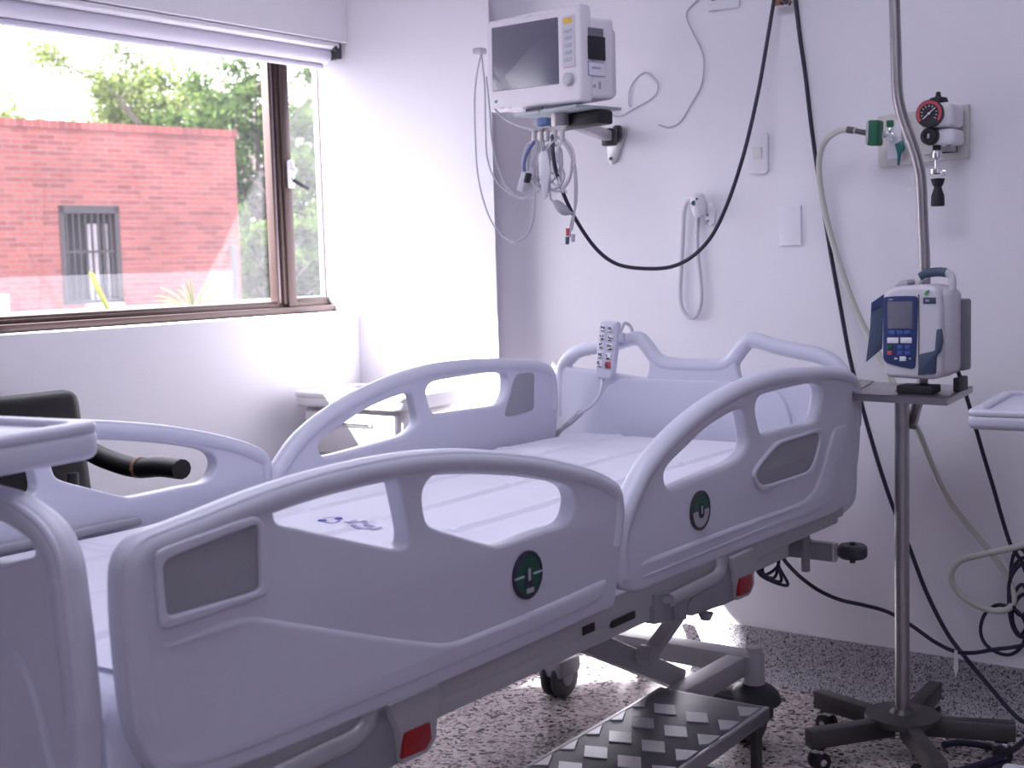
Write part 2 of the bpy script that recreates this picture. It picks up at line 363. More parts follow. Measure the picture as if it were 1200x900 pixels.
# ------------------------------------------------------------------ outside
BD = V((.174, .985, 0)).normalized(); BN = V((BD.y, -BD.x, 0))          # along the brick wall, and out of it toward the ward
P0 = CAM+ray(150, 250)*17.5
rz = math.atan2(BD.y, BD.x)
def onB(x, y, off=0.0): return onP(x, y, P0+BN*off, BN)
corner = onB(279, 250); ztop, zbr = onB(150, 146).z, -1.2
bld = thing('brick_building', 'long flat-roofed red brick building across the yard outside the window', 'building', (corner.x, corner.y, zbr), None, rz)
zc = onB(150, 155).z
wA, wB = onB(68, 240), onB(139, 243); wz0, wz1 = onB(105, 356).z, onB(105, 241).z
ua, ub = (wA-corner).dot(BD), (wB-corner).dot(BD)
MBLD = axes(corner, BD, -BN, (0, 0, 1)); MBLD[2][3] = 0
b = MB(MBLD)                                     # local: x along wall, y away from the ward, z up
b.bx((-16, 0, zbr), (ua, .3, zc)); b.bx((ub, 0, zbr), (0, .3, zc)); b.bx((ua, 0, zbr), (ub, .3, wz0)); b.bx((ua, 0, wz1), (ub, .3, zc))
b.bx((-.3, .3, zbr), (0, 6, zc)); b.bx((-16, 5.7, zbr), (-.3, 6, zc)); b.bx((-16, .3, zc-.3), (-.3, 5.7, zc-.15))
obj('wall', b, brick_m, bld)
b = MB(MBLD); b.bx((-16, -.03, zc), (.03, .33, ztop)); obj('coping', b, soldier_m, bld)
b = MB(MBLD); w = ub-ua; hh = wz1-wz0
for q in ((ua, ua+.07), (ub-.07, ub)): b.bx((q[0], -.01, wz0), (q[1], .12, wz1))
b.bx((ua, -.01, wz1-.10), (ub, .12, wz1)); b.bx((ua, -.01, wz0), (ub, .12, wz0+.05))
fr = obj('window_frame', b, grille_m, bld)
b = MB(MBLD)
for i in range(8): x = ua+.07+(w-.14)*(i+.5)/8; b.bx((x-.012, .03, wz0), (x+.012, .055, wz1-.1))
b.bx((ua, .03, wz0+hh*.52), (ub, .06, wz0+hh*.545)); obj('grille', b, grille_m, fr)
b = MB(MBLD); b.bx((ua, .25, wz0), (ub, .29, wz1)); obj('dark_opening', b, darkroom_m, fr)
b = MB(MBLD); b.bx((ua+w*.12, .18, wz0), (ua+w*.19, .21, wz0+hh*.75)); b.bx((ua+w*.56, .18, wz0), (ua+w*.76, .21, wz0+hh*.82)); b.bx((ua+w*.82, .18, wz0), (ua+w*.90, .21, wz0+hh*.82)); obj('curtain', b, curtain_m, fr)
b = MB(MBLD); b.bx((ua+w*.35, -.10, wz0-.06), (ub-.04, .02, wz0-.0)); obj('window_sill', b, white_m, fr)
pA = onB(-30, 345); pu = (onB(9, 345)-corner).dot(BD); pz = onB(9, 345).z
b = MB(MBLD); b.bx((pu-.75, -.03, pz-.8), (pu, .02, pz)); wf = obj('window_frame', b, white_m, bld, label='low white-framed window at the left')
b = MB(MBLD); b.bx((pu-.67, -.04, pz-.8), (pu-.08, -.028, pz-.08)); obj('pane', b, lcd_m, wf)
dp = onB(275, 320, .12)
b = MB(); b.cyl((dp.x, dp.y, zbr), (dp.x, dp.y, onB(275, 288, .12).z), .045); b.cyl((dp.x, dp.y, onB(275, 288, .12).z-.06), (dp.x, dp.y, onB(275, 288, .12).z), .06)
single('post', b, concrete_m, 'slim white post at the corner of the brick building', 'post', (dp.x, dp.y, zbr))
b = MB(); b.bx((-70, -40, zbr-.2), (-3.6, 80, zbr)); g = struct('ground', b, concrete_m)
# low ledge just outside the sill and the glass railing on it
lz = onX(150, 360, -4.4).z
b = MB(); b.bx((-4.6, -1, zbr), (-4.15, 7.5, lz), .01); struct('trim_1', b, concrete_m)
gz = onX(160, 322, -4.4).z
gl = thing('glass_railing', 'low clear glass railing on the pale ledge outside the window', 'railing', (-4.4, 3.0, lz))
b = MB(); b.bx((-4.406, -.9, lz), (-4.394, onX(272, 330, -4.4).y, gz)); obj('panel', b, rail_glass_m, gl)
b = MB(); b.bx((-4.409, -.9, gz), (-4.391, onX(272, 330, -4.4).y, gz+.006)); obj('top_edge', b, pane_m, gl)

# plants on the ledge
def blade(mb, p0, p1, w, bend=(0, 0, 0)):
    p0, p1 = V(p0), V(p1); mid = (p0+p1)/2+V(bend); side = (p1-p0).cross(FX).normalized()
    P = catmull([p0, mid, p1], 6); k = len(P)-1; a = []; c = []
    for i, p in enumerate(P): t = i/k; ww = w*(.35+1.3*t)*(1-t)**.6+.0006; a.append(mb.bm.verts.new(p-side*ww)); c.append(mb.bm.verts.new(p+side*ww))
    m2 = [mb.bm.verts.new(p+FX*-w*.35) for p in P]
    for i in range(k): mb.bm.faces.new((a[i], a[i+1], m2[i+1], m2[i])); mb.bm.faces.new((m2[i], m2[i+1], c[i+1], c[i]))
XL = -4.25
b = MB(); p = onX(131, 372, XL)
b.bm.verts.ensure_lookup_table()
blade(b, p, onX(104, 318, XL), .012); blade(b, p, onX(107, 317, XL+.02), .010); blade(b, p+V((.01, .0, 0)), onX(112, 330, XL+.03), .008)
b.cyl((p.x, p.y, lz-.01), p+V((0, 0, .01)), .006)
single('leaf_shoot', b, blade_m, 'yellow-green pointed shoot rising just outside the window sill', 'plant', p)
b = MB(); rr = random.Random(3); p = onX(228, 372, XL)
for i in range(16):
    a = -1.25+2.5*i/15+rr.uniform(-.06, .06); L = rr.uniform(.10, .19)
    q = p+V((rr.uniform(-.02, .05), math.sin(a)*L*1.35, math.cos(a)*L*.9+.01)); blade(b, p, q, .006, (0, 0, .025))
b.cyl((p.x, p.y, lz-.01), p+V((0, 0, .01)), .008)
single('fan_palm', b, leaf_mat('leaf_pale', (.12, .13, .06), (.17, .17, .10)), 'small pale fan palm behind the glass beside the sliding sash', 'plant', p)

# trees
def tree(name, label, base, h, spread, nb, leafn, leaf, lsize, seed, group='trees beyond the brick building', trunk=.16, low=.3):
    r = random.Random(seed); base = V(base)
    t = thing(name, label, 'tree', base, group)
    bk = MB(); tips = []
    top = base+V((r.uniform(-.3, .3), r.uniform(-.3, .3), h*.55)); bk.tube([base, (base+top)/2+V((.15, .1, 0)), top], lambda q: trunk*(1-.6*q), 4, 8)
    for i in range(nb):
        s0 = base.lerp(top, r.uniform(low, 1)); az = i*2.4+r.uniform(-.5, .5); L = spread*r.uniform(.6, 1.05)
        e = s0+V((math.cos(az)*L, math.sin(az)*L, r.uniform(.12, .75)*h*.42)); m = s0.lerp(e, .5)+V((0, 0, r.uniform(.1, .5)))
        bk.tube([s0, m, e], lambda q: trunk*.36*(1-.85*q), 4, 6); C = catmull([s0, m, e], 6)
        for j in range(5):
            c0 = C[r.randrange(len(C)//3, len(C))]; L2 = L*r.uniform(.2, .45); a2 = r.uniform(0, 6.28)
            e2 = c0+V((math.cos(a2)*L2, math.sin(a2)*L2, r.uniform(-.15, .8)*L2)); bk.tube([c0, c0.lerp(e2, .5)+V((0, 0, .06)), e2], lambda q: trunk*.12*(1-.8*q), 3, 5); tips.append((c0, e2))
    obj('trunk', bk, bark_m, t)
    lf = MB(); bm = lf.bm
    for i in range(leafn):
        a, e = r.choice(tips); p = a.lerp(e, r.uniform(.25, 1.12))+V((r.gauss(0, .12), r.gauss(0, .12), r.gauss(0, .10)))*spread*.45
        d = V((r.gauss(0, 1), r.gauss(0, 1), r.gauss(-.2, .6))).normalized(); s = d.cross(V((r.gauss(0, 1), r.gauss(0, 1), r.gauss(0, 1)))).normalized(); z = lsize*r.uniform(.6, 1.3)
        bm.faces.new([bm.verts.new(p), bm.verts.new(p+d*z*.5+s*z*.26), bm.verts.new(p+d*z), bm.verts.new(p+d*z*.5-s*z*.26)])
    o = bpy.data.meshes.new('crown'); bm.to_mesh(o); bm.free(); o.materials.append(leaf); o.transform(ROOTINV[t.name]); c = bpy.data.objects.new('crown', o); COL.objects.link(c); c.parent = t
def atD(px, py, d): p = CAM+ray(px, py)*d; return p
def gb(px, d): p = atD(px, 300, d); return (p.x, p.y, zbr)
tree('tree', 'airy thin-leaved tree over the left part of the brick roof', gb(95, 33), 9.0, 3.1, 16, 9000, leaf_m, .15, 11, low=.6)
tree('tree', 'airy light green tree above the middle of the brick roof', gb(205, 30), 9.2, 2.7, 20, 15000, leaf_m, .15, 5, low=.5)
tree('tree', 'leafy tree above the right end of the brick roof behind the sash', gb(300, 26), 8.4, 2.3, 22, 16000, leafd_m, .15, 8, low=.35)
tree('tree', 'dense low tree filling the gap between brick corner and window sash', gb(322, 23), 4.6, 1.5, 20, 12000, leafd_m, .13, 21, low=.1)
tree('tree', 'tree dimly seen through the dusty narrow pane right of the sash', gb(372, 25), 7.0, 2.0, 22, 14000, leafd_m, .15, 33, low=.2)
#==PART3==
# ------------------------------------------------------------------ hospital bed
MZT = .72
XN, XFAR = -1.15, -2.0          # outer face of the near rails, inner face of the far rails
TR = .032
bed = thing('hospital_bed', 'white hospital bed with four cut-out side rails and arched headboard', 'bed', (-1.6, 1.85, 0))
def r2(pts, X=XN): return [(p.y, p.z) for p in (onX(x, y, X) for x, y in pts)]
def sm(p2, n=5): return [(q.x, q.y) for q in catmull([(a, b, 0) for a, b in p2], n, True)]
def sm_open(p2, n=5): return [(q.x, q.y) for q in catmull([(a, b, 0) for a, b in p2], n)]
def MX(x): return axes((x, 0, 0), (0, 1, 0), (0, 0, 1), (1, 0, 0))

foot_out = [(709.5, 708), (712.5, 690), (718, 640), (722, 605), (721, 580), (716, 567), (706, 559), (690, 551), (660, 542), (620, 533.5), (580, 529), (540, 527), (500, 528), (460, 532), (420, 539), (380, 548), (340, 559), (300, 572), (260, 587), (220, 603), (185, 616), (162, 625), (147, 637), (137, 653), (133, 672), (133.5, 720), (137, 765), (142, 815), (149, 855), (159, 880), (172, 898), (190, 908), (212, 909), (240, 904), (300, 884), (400, 842.6), (500, 801), (600, 758), (690, 718), (703, 713)]
foot_A = [(322, 603), (327, 588), (349, 578), (400, 567), (440, 561), (459, 560.5), (468, 566), (474, 590), (480, 622), (479, 637), (470, 643), (455, 642), (400, 630.5), (345, 618.5), (327, 614)]
foot_B = [(496, 583), (500, 568), (509, 558), (522, 554), (543, 553), (597, 555), (640, 562), (661, 567), (671, 574), (675, 587), (671, 604), (662, 615), (640, 622), (586, 640), (575, 639), (540, 629), (509, 619), (500, 610)]
foot_ins_o = [(179, 650), (183, 644), (195, 638), (280, 608.5), (294, 605), (302, 608), (306, 618), (311, 685), (309, 694), (300, 699), (200, 734), (190, 735), (184, 728)]
foot_ins = [(187.5, 666), (190, 658), (196, 653), (288, 617), (296, 614.5), (300, 619), (301.5, 683), (299, 690), (292, 694), (202, 720), (195, 720), (191.5, 713)]
foot_low = [(173, 758), (205, 747), (278, 721.5), (301, 722), (340, 728), (440, 744), (502, 752), (527, 752), (560, 741), (640, 708), (703, 680), (710, 680), (704, 701), (690, 711), (600, 751), (500, 793.5), (400, 835), (300, 876), (240, 897), (215, 900), (195, 898), (181, 888), (171, 870), (164, 845), (158, 810), (154, 775), (160, 764)]
z6 = lambda p: zz(2.5725, 640, 370, p)
head_out = z6([(258, 829), (222, 826), (200, 812), (192, 780), (190, 720), (195, 670), (205, 620), (222, 565), (245, 510), (275, 452), (310, 403), (350, 358), (395, 315), (440, 278), (490, 243), (540, 214), (590, 191), (640, 174), (690, 164), (740, 158), (800, 155), (850, 156), (890, 163), (915, 178), (925, 205), (928, 260), (928, 330), (925, 400), (917, 460), (905, 515), (890, 555), (868, 582), (840, 597), (780, 621), (700, 652), (600, 691), (500, 731), (400, 772), (310, 808)])
head_C = z6([(359, 485), (366, 462), (385, 438), (430, 394), (480, 346), (530, 311), (575, 287), (592, 284), (601, 296), (606, 330), (611, 372), (607, 398), (590, 422), (568, 440), (480, 478), (385, 516), (367, 514)])
head_D = z6([(634, 285), (640, 255), (655, 240), (690, 229), (760, 212), (805, 204), (824, 208), (833, 222), (832, 260), (824, 296), (812, 315), (795, 324), (720, 340), (662, 353), (647, 347)])
head_ins_o = z6([(619, 485), (625, 462), (655, 420), (682, 388), (705, 374), (770, 354), (812, 340), (827, 345), (829, 362), (822, 405), (811, 448), (795, 474), (770, 487), (700, 510), (650, 527), (634, 518)])
head_ins = z6([(626, 482), (632, 464), (660, 426), (690, 394), (712, 382), (770, 363), (806, 352), (817, 357), (818, 372), (812, 405), (802, 440), (788, 464), (766, 475), (700, 497), (656, 510), (638, 504)])
head_low = z6([(258, 752), (300, 733), (400, 695), (500, 657), (600, 620), (700, 585), (765, 560), (795, 537), (815, 505), (835, 450), (852, 385), (868, 340), (905, 330), (912, 380), (902, 450), (888, 520), (868, 560), (835, 583), (700, 635), (600, 674), (500, 714), (400, 755), (300, 796), (268, 806), (256, 792)])

def inset_path(p2, d):
    c = []
    k = len(p2)
    A = sum(p2[i-1][0]*p2[i][1]-p2[i][0]*p2[i-1][1] for i in range(k)); s = 1 if A > 0 else -1
    for i in range(k):
        a, b = p2[i-1], p2[(i+1) % k]; t = V((b[0]-a[0], b[1]-a[1])).normalized(); n = V((-t.y, t.x))*s; c.append((p2[i][0]+n.x*d, p2[i][1]+n.y*d))
    return c
def disc(parent, c, green, sgn=1):
    """round tilt indicator set in the rail"""
    X = XN+.001
    b = MB(); b.lathe((X-.004, c[0], c[1]), (1, 0, 0), [(.0, 0), (.037, 0), (.037, .007), (.033, .0085), (.031, .006), (.0, .006)], 32)
    d = obj('angle_indicator', b, dkgrey_m if not green else ink_m, parent)
    if green:
        b = MB(); b.cyl((X+.0015, c[0], c[1]), (X+.003, c[0], c[1]), .031, seg=32); obj('dial', b, disc_green_m, d)
        for q_ in (-.024, .024): b = MB(); b.bx((X+.003, c[0]+q_-.012, c[1]-.0015), (X+.0042, c[0]+q_+.012, c[1]+.0015)); obj('dial_mark', b, bluekey_m, d)
        b = MB(); b.prism([(X+.003, c[0]-.004, c[1]+.012), (X+.003, c[0]+.004, c[1]+.012), (X+.003, c[0]+.0105, c[1]-.019), (X+.003, c[0]-.0105, c[1]-.019)], (.0012, 0, 0)); obj('pointer', b, ink_m, d)
        b = MB(); b.bx((X+.004, c[0]-.003, c[1]-.008), (X+.0052, c[0]+.003, c[1]+.010)); b.bx((X+.004, c[0]-.008, c[1]-.027), (X+.0052, c[0]+.010, c[1]-.020)); obj('pointer_mark', b, lgrey_m, d)
    else:
        half = lambda a0, a1: [(X+.0015, c[0]+.031*math.cos(a0+(a1-a0)*i/16), c[1]+.031*math.sin(a0+(a1-a0)*i/16)) for i in range(17)]
        b = MB(); b.prism(half(0, math.pi), (.0015, 0, 0)); obj('dial', b, disc_green_m, d)
        b = MB(); b.prism(half(math.pi, 2*math.pi), (.0015, 0, 0)); obj('scale', b, lgrey_m, d)
        b = MB(); b.cyl((X+.003, c[0], c[1]-.004), (X+.0045, c[0], c[1]-.004), .010, seg=20); b.bx((X+.003, c[0]-.004, c[1]-.012), (X+.0045, c[0]+.004, c[1]+.012)); obj('pointer', b, ink_m, d)
        b = MB(); b.bx((X+.004, c[0]-.002, c[1]-.006), (X+.0055, c[0]+.002, c[1]+.009)); obj('pointer_mark', b, lgrey_m, d)

def rail(name, out, holes, insets, low, rim, near, label):
    o2 = sm(r2(out, (XN-.018) if near else (XN-.018)), 3); hs = [sm(r2(h), 4) for h in holes]
    X0 = XN if near else XFAR                      # visible face
    b = MB()
    cx = X0-TR/2
    b.mesh(plate(o2, hs, MX(cx), TR, .009, 4))
    # full rounded grip along the upper edge
    ii = inset_path(r2(out, XN-.018), .0165); seg = [ii[i] for i in rim]
    P = [V((cx+.0005, y, z)) for y, z in sm_open(seg, 4)]
    b.tube(P, .0185, 0, 14, axis=(1, 0, 0), flat=1.12)
    s = 1
    l2 = sm(r2(low), 3)
    lm = plate(l2, [], MX(X0-.0055 if near else X0-TR+.0055), .020, .0085, 3)
    yl = min(p[0] for p in l2); fs = X0 if near else X0-TR
    for v in lm.vertices:                                   # the step fades out toward the foot-side edge
        e = (v.co.x-fs)*(1 if near else -1)
        if e > -.0015:
            f = max(0, min(1, (v.co.y-yl-.012)/.075)); f = f*f*(3-2*f); v.co.x = fs+((e+.0015)*f-.0015)*(1 if near else -1)
    b.mesh(lm)
    o = obj(name, b, bed_m, bed, 50, label=label)
    if near:
        io, ip = sm(r2(insets[0]), 4), sm(r2(insets[1]), 4)
        b = MB(); b.mesh(plate(io, [ip], MX(X0+.001), .012, .005, 3)); obj('insert_frame', b, bed_m, o, 50)
        b = MB(); b.mesh(plate(ip, [], MX(X0-.001), .006, .0008, 1)); obj('grip_insert', b, insert_m, o)
    return o
rimF = list(range(2, 29)); rimH = list(range(2, 27))
rf = rail('foot_side_rail', foot_out, [foot_A, foot_B], (foot_ins_o, foot_ins), foot_low, rimF, True, 'near side rail at the foot half')
q = onX(617, 673.5, XN); disc(rf, (q.y, q.z), True)
rh = rail('head_side_rail', head_out, [head_C, head_D], (head_ins_o, head_ins), head_low, rimH, True, 'near side rail at the head half')
q = onX(819.5, 598, XN); disc(rh, (q.y, q.z), False)
rail('foot_side_rail', foot_out, [foot_A, foot_B], None, foot_low, rimF, False, 'far side rail at the foot half')
rh2 = rail('head_side_rail', head_out, [head_C, head_D], None, head_low, rimH, False, 'far side rail at the head half')
z5 = lambda p: zz(2.79, 310, 370, p)
ip = sm(r2(z5([(786, 322), (800, 265), (814, 212), (828, 192), (850, 188), (872, 187), (879, 196), (879, 250), (878, 296), (871, 309), (840, 319), (800, 328)]), XFAR), 4)
b = MB(); b.mesh(plate(ip, [], MX(XFAR+.0005), .005, .0015, 2)); obj('grip_insert', b, insert_m, rh2)

# head and foot boards (x, z outlines)
def rY(pts, Y): return [(p.x, p.z) for p in (onY(x, y, Y) for x, y in pts)]
def MY(y): return axes((0, y, 0), (1, 0, 0), (0, 0, 1), (0, -1, 0))
YH, YFB = 2.955, .80
hl = rY(z6([(22, 300), (23, 200), (28, 155), (45, 122), (75, 97), (110, 85), (150, 78), (200, 68), (240, 56), (268, 52), (290, 62), (312, 88), (330, 113), (350, 127), (385, 132), (420, 133)]), YH)
xc = -1.625
hl = [(x, z) for x, z in hl if x < xc]+[(2*xc-x, z) for x, z in reversed(hl) if x < xc-.01]
xr = 2*xc-hl[0][0]
hout = hl+[(xr, .62), (xr-.01, .575), (xr-.045, .545), (xr-.10, .535), (2*xc-xr+.10, .535), (2*xc-xr+.045, .545), (2*xc-xr+.01, .575), (2*xc-xr, .62)]
hole = rY(z6([(60, 150), (70, 128), (95, 112), (150, 103), (215, 92), (262, 84), (282, 92), (296, 112), (306, 140), (304, 170), (296, 184), (275, 186), (200, 174), (120, 162), (75, 158)]), YH)
hole2 = [(2*xc-x, z) for x, z in hole]
b = MB(); b.mesh(plate(sm(hout, 3), [sm(hole, 4), sm(hole2, 4)], MY(YH+.017), .034, .010, 4))
k = len(hl); P = inset_path(hout, .016)[:k]
b.tube([V((x, YH+.016, z)) for x, z in sm_open(P, 4)], .0195, 0, 14, axis=(0, 1, 0))
cp = [(xc-.27, .60), (xc-.275, .78), (xc-.245, .84), (xc-.20, .862), (xc+.20, .862), (xc+.245, .84), (xc+.275, .78), (xc+.27, .60)]
b.mesh(plate(sm(cp, 3), [], MY(YH-.001), .016, .006, 3))
hb = obj('headboard', b, bed_m, bed, 50)
# footboard: outer face toward the camera, right-hand half traced, left half mirrored
fo = rY([(113, 900), (112.5, 843), (108, 787), (102, 730), (97, 692), (92, 658), (83, 632), (68, 609), (45, 590), (23, 577), (0, 571)], YFB+.022)
fh = rY([(0, 600), (19, 613), (31, 630), (39.5, 645), (36, 653), (20, 657), (0, 662)], YFB)
fx = fo[0][0]; fxc = xc+.02; zt_ = fo[-1][1]; x0 = fo[-1][0]
right = fo+[(x0-.04, zt_+.004), (x0-.085, zt_-.004), (x0-.12, zt_-.03), (x0-.15, zt_-.05)]
right = [(x, z) for x, z in right if x > fxc+.01]
fout = [(fx-.03, .50), (fx, .55)]+right+[(2*fxc-x, z) for x, z in reversed(right)]+[(2*fxc-fx, .55), (2*fxc-fx+.03, .50)]
zh = sum(p[1] for p in fh)/len(fh)
h1 = [(x, z) for x, z in fh]+[(fh[-1][0]-.07, fh[-1][1]-.004), (fh[0][0]-.10, fh[-1][1]+.01), (fh[0][0]-.095, fh[0][1]-.02), (fh[0][0]-.05, fh[0][1]-.002)]
h2 = [(2*fxc-x, z) for x, z in h1]
b = MB(); b.mesh(plate(sm(fout, 3), [sm(h1, 4), sm(h2, 4)], MY(YFB+.016), .034, .011, 4))
pin = inset_path(fout, .016)[3:2+2*len(right)-1]
b.tube([V((x, YFB+.016, z)) for x, z in sm_open(pin, 4)], .0195, 0, 14, axis=(0, 1, 0))
lowp = [(fx-.055, .56), (fx-.055, .70), (fx-.09, .765), (fx-.14, .785), (2*fxc-fx+.14, .785), (2*fxc-fx+.09, .765), (2*fxc-fx+.055, .70), (2*fxc-fx+.055, .56)]
b.mesh(plate(sm(lowp, 3), [], MY(YFB-.001), .012, .005, 3))
obj('footboard', b, bed_m, bed, 50)

# deck, side beams and lifting gear
b = MB(); b.bx((-1.965, .87, .555), (-1.205, 2.93, .592), .006); obj('deck', b, bedmet_m, bed)
zb_ = .60; zl = .552
for X in (-1.235, -1.985):
    b = MB(); b.bx((X, .93, zl), (X+.045, 2.86, zb_), .006); b.bx((X+.006, .93, zl-.028), (X+.039, 2.6, zl+.002), .004); obj('side_beam', b, bedmet_m, bed)
for Yc in (1.0, 1.75, 2.45):
    b = MB(); b.bx((-1.95, Yc-.025, .51), (-1.23, Yc+.025, .555), .005); obj('cross_beam', b, bedmet_m, bed)
for px, py, w, h in ((690, 737, .034, .014), (731, 726, .075, .012)):
    p = onX(px, py, -1.188); b = MB(); b.bx((-1.193, p.y-w/2, p.z-h/2), (-1.187, p.y+w/2, p.z+h/2)); obj('slot', b, dark_m, bed)
p = onX(162, 604, -1.985); b = MB(); b.bx((-1.996, .90, MZT-.004), (-1.974, p.y, MZT+.010), .003); obj('mattress_edge_strip', b, insert_m, bed)  # grey strip laid along the far mattress edge
p = onY(966, 606, 2.93); b = MB(); b.sph((p.x-.005, 2.93, p.z+.012), .040, (.75, .8, 1.0), 20); b.box((p.x-.01, 2.945, p.z+.05), (.05, .03, .08), None, .012); obj('corner_guard', b, bed_m, bed)

XM = -1.19
z9 = lambda p: zz(4.5, 660, 640, p)
def PX(pts, X): return [onX(x, y, X) for x, y in pts]
def mech(dy):
    sh = V((0, dy, 0)); mv = lambda P: [p+sh for p in P]
    b = MB()
    b.prism(mv(PX(z9([(655, 360), (668, 300), (700, 240), (760, 170), (810, 105), (850, 55), (905, 45), (925, 120), (930, 285), (860, 318), (780, 345), (700, 375)]), XM)), (-.09, 0, 0), .012)
    h = obj('rail_hinge_housing', b, bedgrey_m, bed)
    b = MB(); b.prism(mv(PX(z9([(890, 62), (1022, 5), (1034, 85), (1014, 150), (1016, 205), (990, 262), (925, 292), (918, 170)]), XM+.012)), (-.075, 0, 0), .008); obj('cover', b, bedmet_m, h)
    b = MB(); b.prism(mv(PX(z9([(934, 172), (996, 145), (1000, 205), (985, 243), (925, 266)]), XM+.015)), (-.006, 0, 0), .001); obj('reflector', b, red_m, h)
    b = MB(); b.tube(mv(PX(z9([(560, 285), (640, 245), (720, 205), (790, 170), (822, 130), (832, 80), (838, 45)]), XM+.005)), .013, 5, 10); obj('hinge_arm', b, bedmet_m, h)
    b = MB(); b.prism(mv(PX(z9([(480, 255), (575, 240), (580, 395), (485, 415)]), XM+.005)), (-.05, 0, 0), .004); b.prism(mv(PX(z9([(585, 300), (655, 285), (655, 390), (590, 385)]), XM+.002)), (-.05, 0, 0), .004); b.cyl(onX(660+545/4.5, 640+285/4.5, XM+.005)+sh, onX(660+545/4.5, 640+285/4.5, XM+.012)+sh, .007); obj('bracket', b, bedgrey_m, h)
    b = MB(); b.cyl(onX(827, 718, XM-.03)+sh, onX(827, 726, XM-.03)+sh, .016, .010); obj('stop', b, bedgrey_m, h)
mech(0); mech(-1.013)
bq = onX(655, 748, -1.25)

XB0, XB1, YB0, YB1, ZB = -1.99, -1.405, 1.02, 2.85, .185
b = MB(); b.bx((XB0, YB1-.03, ZB-.025), (XB1, YB1+.03, ZB+.025), .004); b.bx((XB0, YB0-.03, ZB-.025), (XB1, YB0+.03, ZB+.025), .004)
b.bx((XB1-.06, YB0, ZB-.028), (XB1-.01, YB1, ZB+.022), .004); b.bx((XB0+.01, YB0, ZB-.028), (XB0+.06, YB1, ZB+.022), .004); obj('base_frame', b, bedmet_m, bed)
for X in (-1.50, -1.90):
    b = MB(); p1 = onX(795, 796, X); p0 = onX(655, 738, X); b.bar(p0, p1, .035, .05, (0, 0, 1), .004); obj('lifting_arm', b, bedmet_m, bed)
    b = MB(); p1 = onX(760, 768, X+.05); p0 = onX(793, 722, X+.05); b.bar(p0, p1, .02, .036, (1, 0, 0), .004); b.cyl(p1+V((-.02, 0, 0)), p1+V((.016, 0, 0)), .021); b.cyl(p1+V((.016, 0, 0)), p1+V((.02, 0, 0)), .010); obj('lifting_link', b, bedmet_m, bed)
for Y0 in (1.35,):
    for X in (-1.50, -1.90):
        b = MB(); b.bar((X, Y0, .50), (X, Y0-.30, ZB), .035, .05, (0, 0, 1), .004); obj('lifting_arm', b, bedmet_m, bed)
b = MB(); b.cyl((-1.68, 1.3, .30), (-1.68, 1.9, .40), .03); b.bx((-1.74, 1.15, .24), (-1.62, 1.32, .36), .01); obj('lift_motor', b, bedgrey_m, bed)

# casters
def caster(x, y, cover, rot):
    b = MB(); b.cyl((x, y, .10), (x, y, ZB+.03), .026, .026, 20, .004); b.cyl((x, y, ZB+.03), (x, y, ZB+.042), .02)
    c = obj('caster', b, bedmet_m, bed)
    R = .058; wy = y+(-.03 if cover else .0)
    b = MB()
    for s in (-.017, .017): b.lathe((x+s-.011, wy, R), (1, 0, 0), [(.02, 0), (R-.012, 0), (R-.003, .003), (R, .008), (R, .014), (R-.003, .019), (R-.012, .022), (.02, .022)], 28)
    obj('wheel', b, dkgrey_m, c)
    b = MB(); b.cyl((x-.031, wy, R), (x+.031, wy, R), .024); obj('hub', b, bedgrey_m, c)
    b = MB()
    if cover:
        b.lathe((x, y, .088), (0, 0, 1), [(.062, 0), (.066, .006), (.060, .025), (.045, .040), (.028, .048), (0.0, .05)], 24)
        b.prism([(x-.055, y+.02, .090), (x-.15, y-.03, .090), (x-.155, y-.045, .092), (x-.03, y-.06, .090)], (0, 0, .022), .004)
        b.sph((x-.055, y-.015, .098), .045, (1.7, 1, .5))
        b.bx((x-.040, y-.025, .05), (x-.031, y+.025, .095), .003); b.bx((x+.031, y-.025, .05), (x+.040, y+.025, .095), .003)
    else:
        b.bx((x-.040, wy-.05, .062), (x+.040, wy+.05, .112), .012)
    obj('cover', b, dkgrey_m if cover else bedgrey_m, c)
caster(-1.405, 2.85, True, 0); caster(-1.985, 2.85, False, 0); caster(-1.405, 1.02, True, 0); caster(-1.985, 1.02, False, 0)

# corner bumper and drip-stand socket at the head end
YC = 2.97
za, zbb = onY(930, 631, YC).z, onY(930, 652, YC).z
xa, xb_ = onY(914, 640, YC).x, onY(978, 645, YC).x
b = MB(); b.bx((-1.95, YC-.012, zbb), (xb_, YC+.012, za), .003); b.bx((xa-.05, 2.80, zbb), (xa+.03, YC+.01, za), .004); arm = obj('head_cross_bar', b, bedgrey_m, bed)
b = MB(); b.bx((xb_, YC-.013, zbb-.001), (xb_+.004, YC+.013, za+.001)); obj('end_plate', b, white_m, arm)
b = MB(); xw = onY(999, 646, YC).x; zw = onY(999, 646, YC).z
b.lathe((xw, YC, zw-.016), (0, 0, 1), [(.012, 0), (.030, 0), (.035, .006), (.035, .026), (.030, .032), (.012, .032)], 24); b.cyl((xw, YC, zw-.028), (xw, YC, zw+.022), .007); obj('wall_bumper', b, dkgrey_m, arm)
xs = onY(947, 640, YC).x
b = MB(); b.cyl((xs, YC-.016, onY(947, 668, YC).z), (xs, YC-.016, onY(947, 622, YC).z), .011, bev=.002); b.cyl((xs, YC-.016, za), (xs, YC-.016, za+.006), .015); obj('drip_stand_socket', b, bedgrey_m, arm)
b = MB()
for i in range(4): c0 = onX(898, 655, -1.26); b.tube([c0+V((0, .03*i*.4, .02)), c0+V((.0, -.02-.008*i, -.02)), c0+V((.012*i, .01*i, -.035-.009*i)), c0+V((.01, .04, -.02)), c0+V((0, .06, .02))], .0036)
obj('motor_cable', b, cable_m, bed)

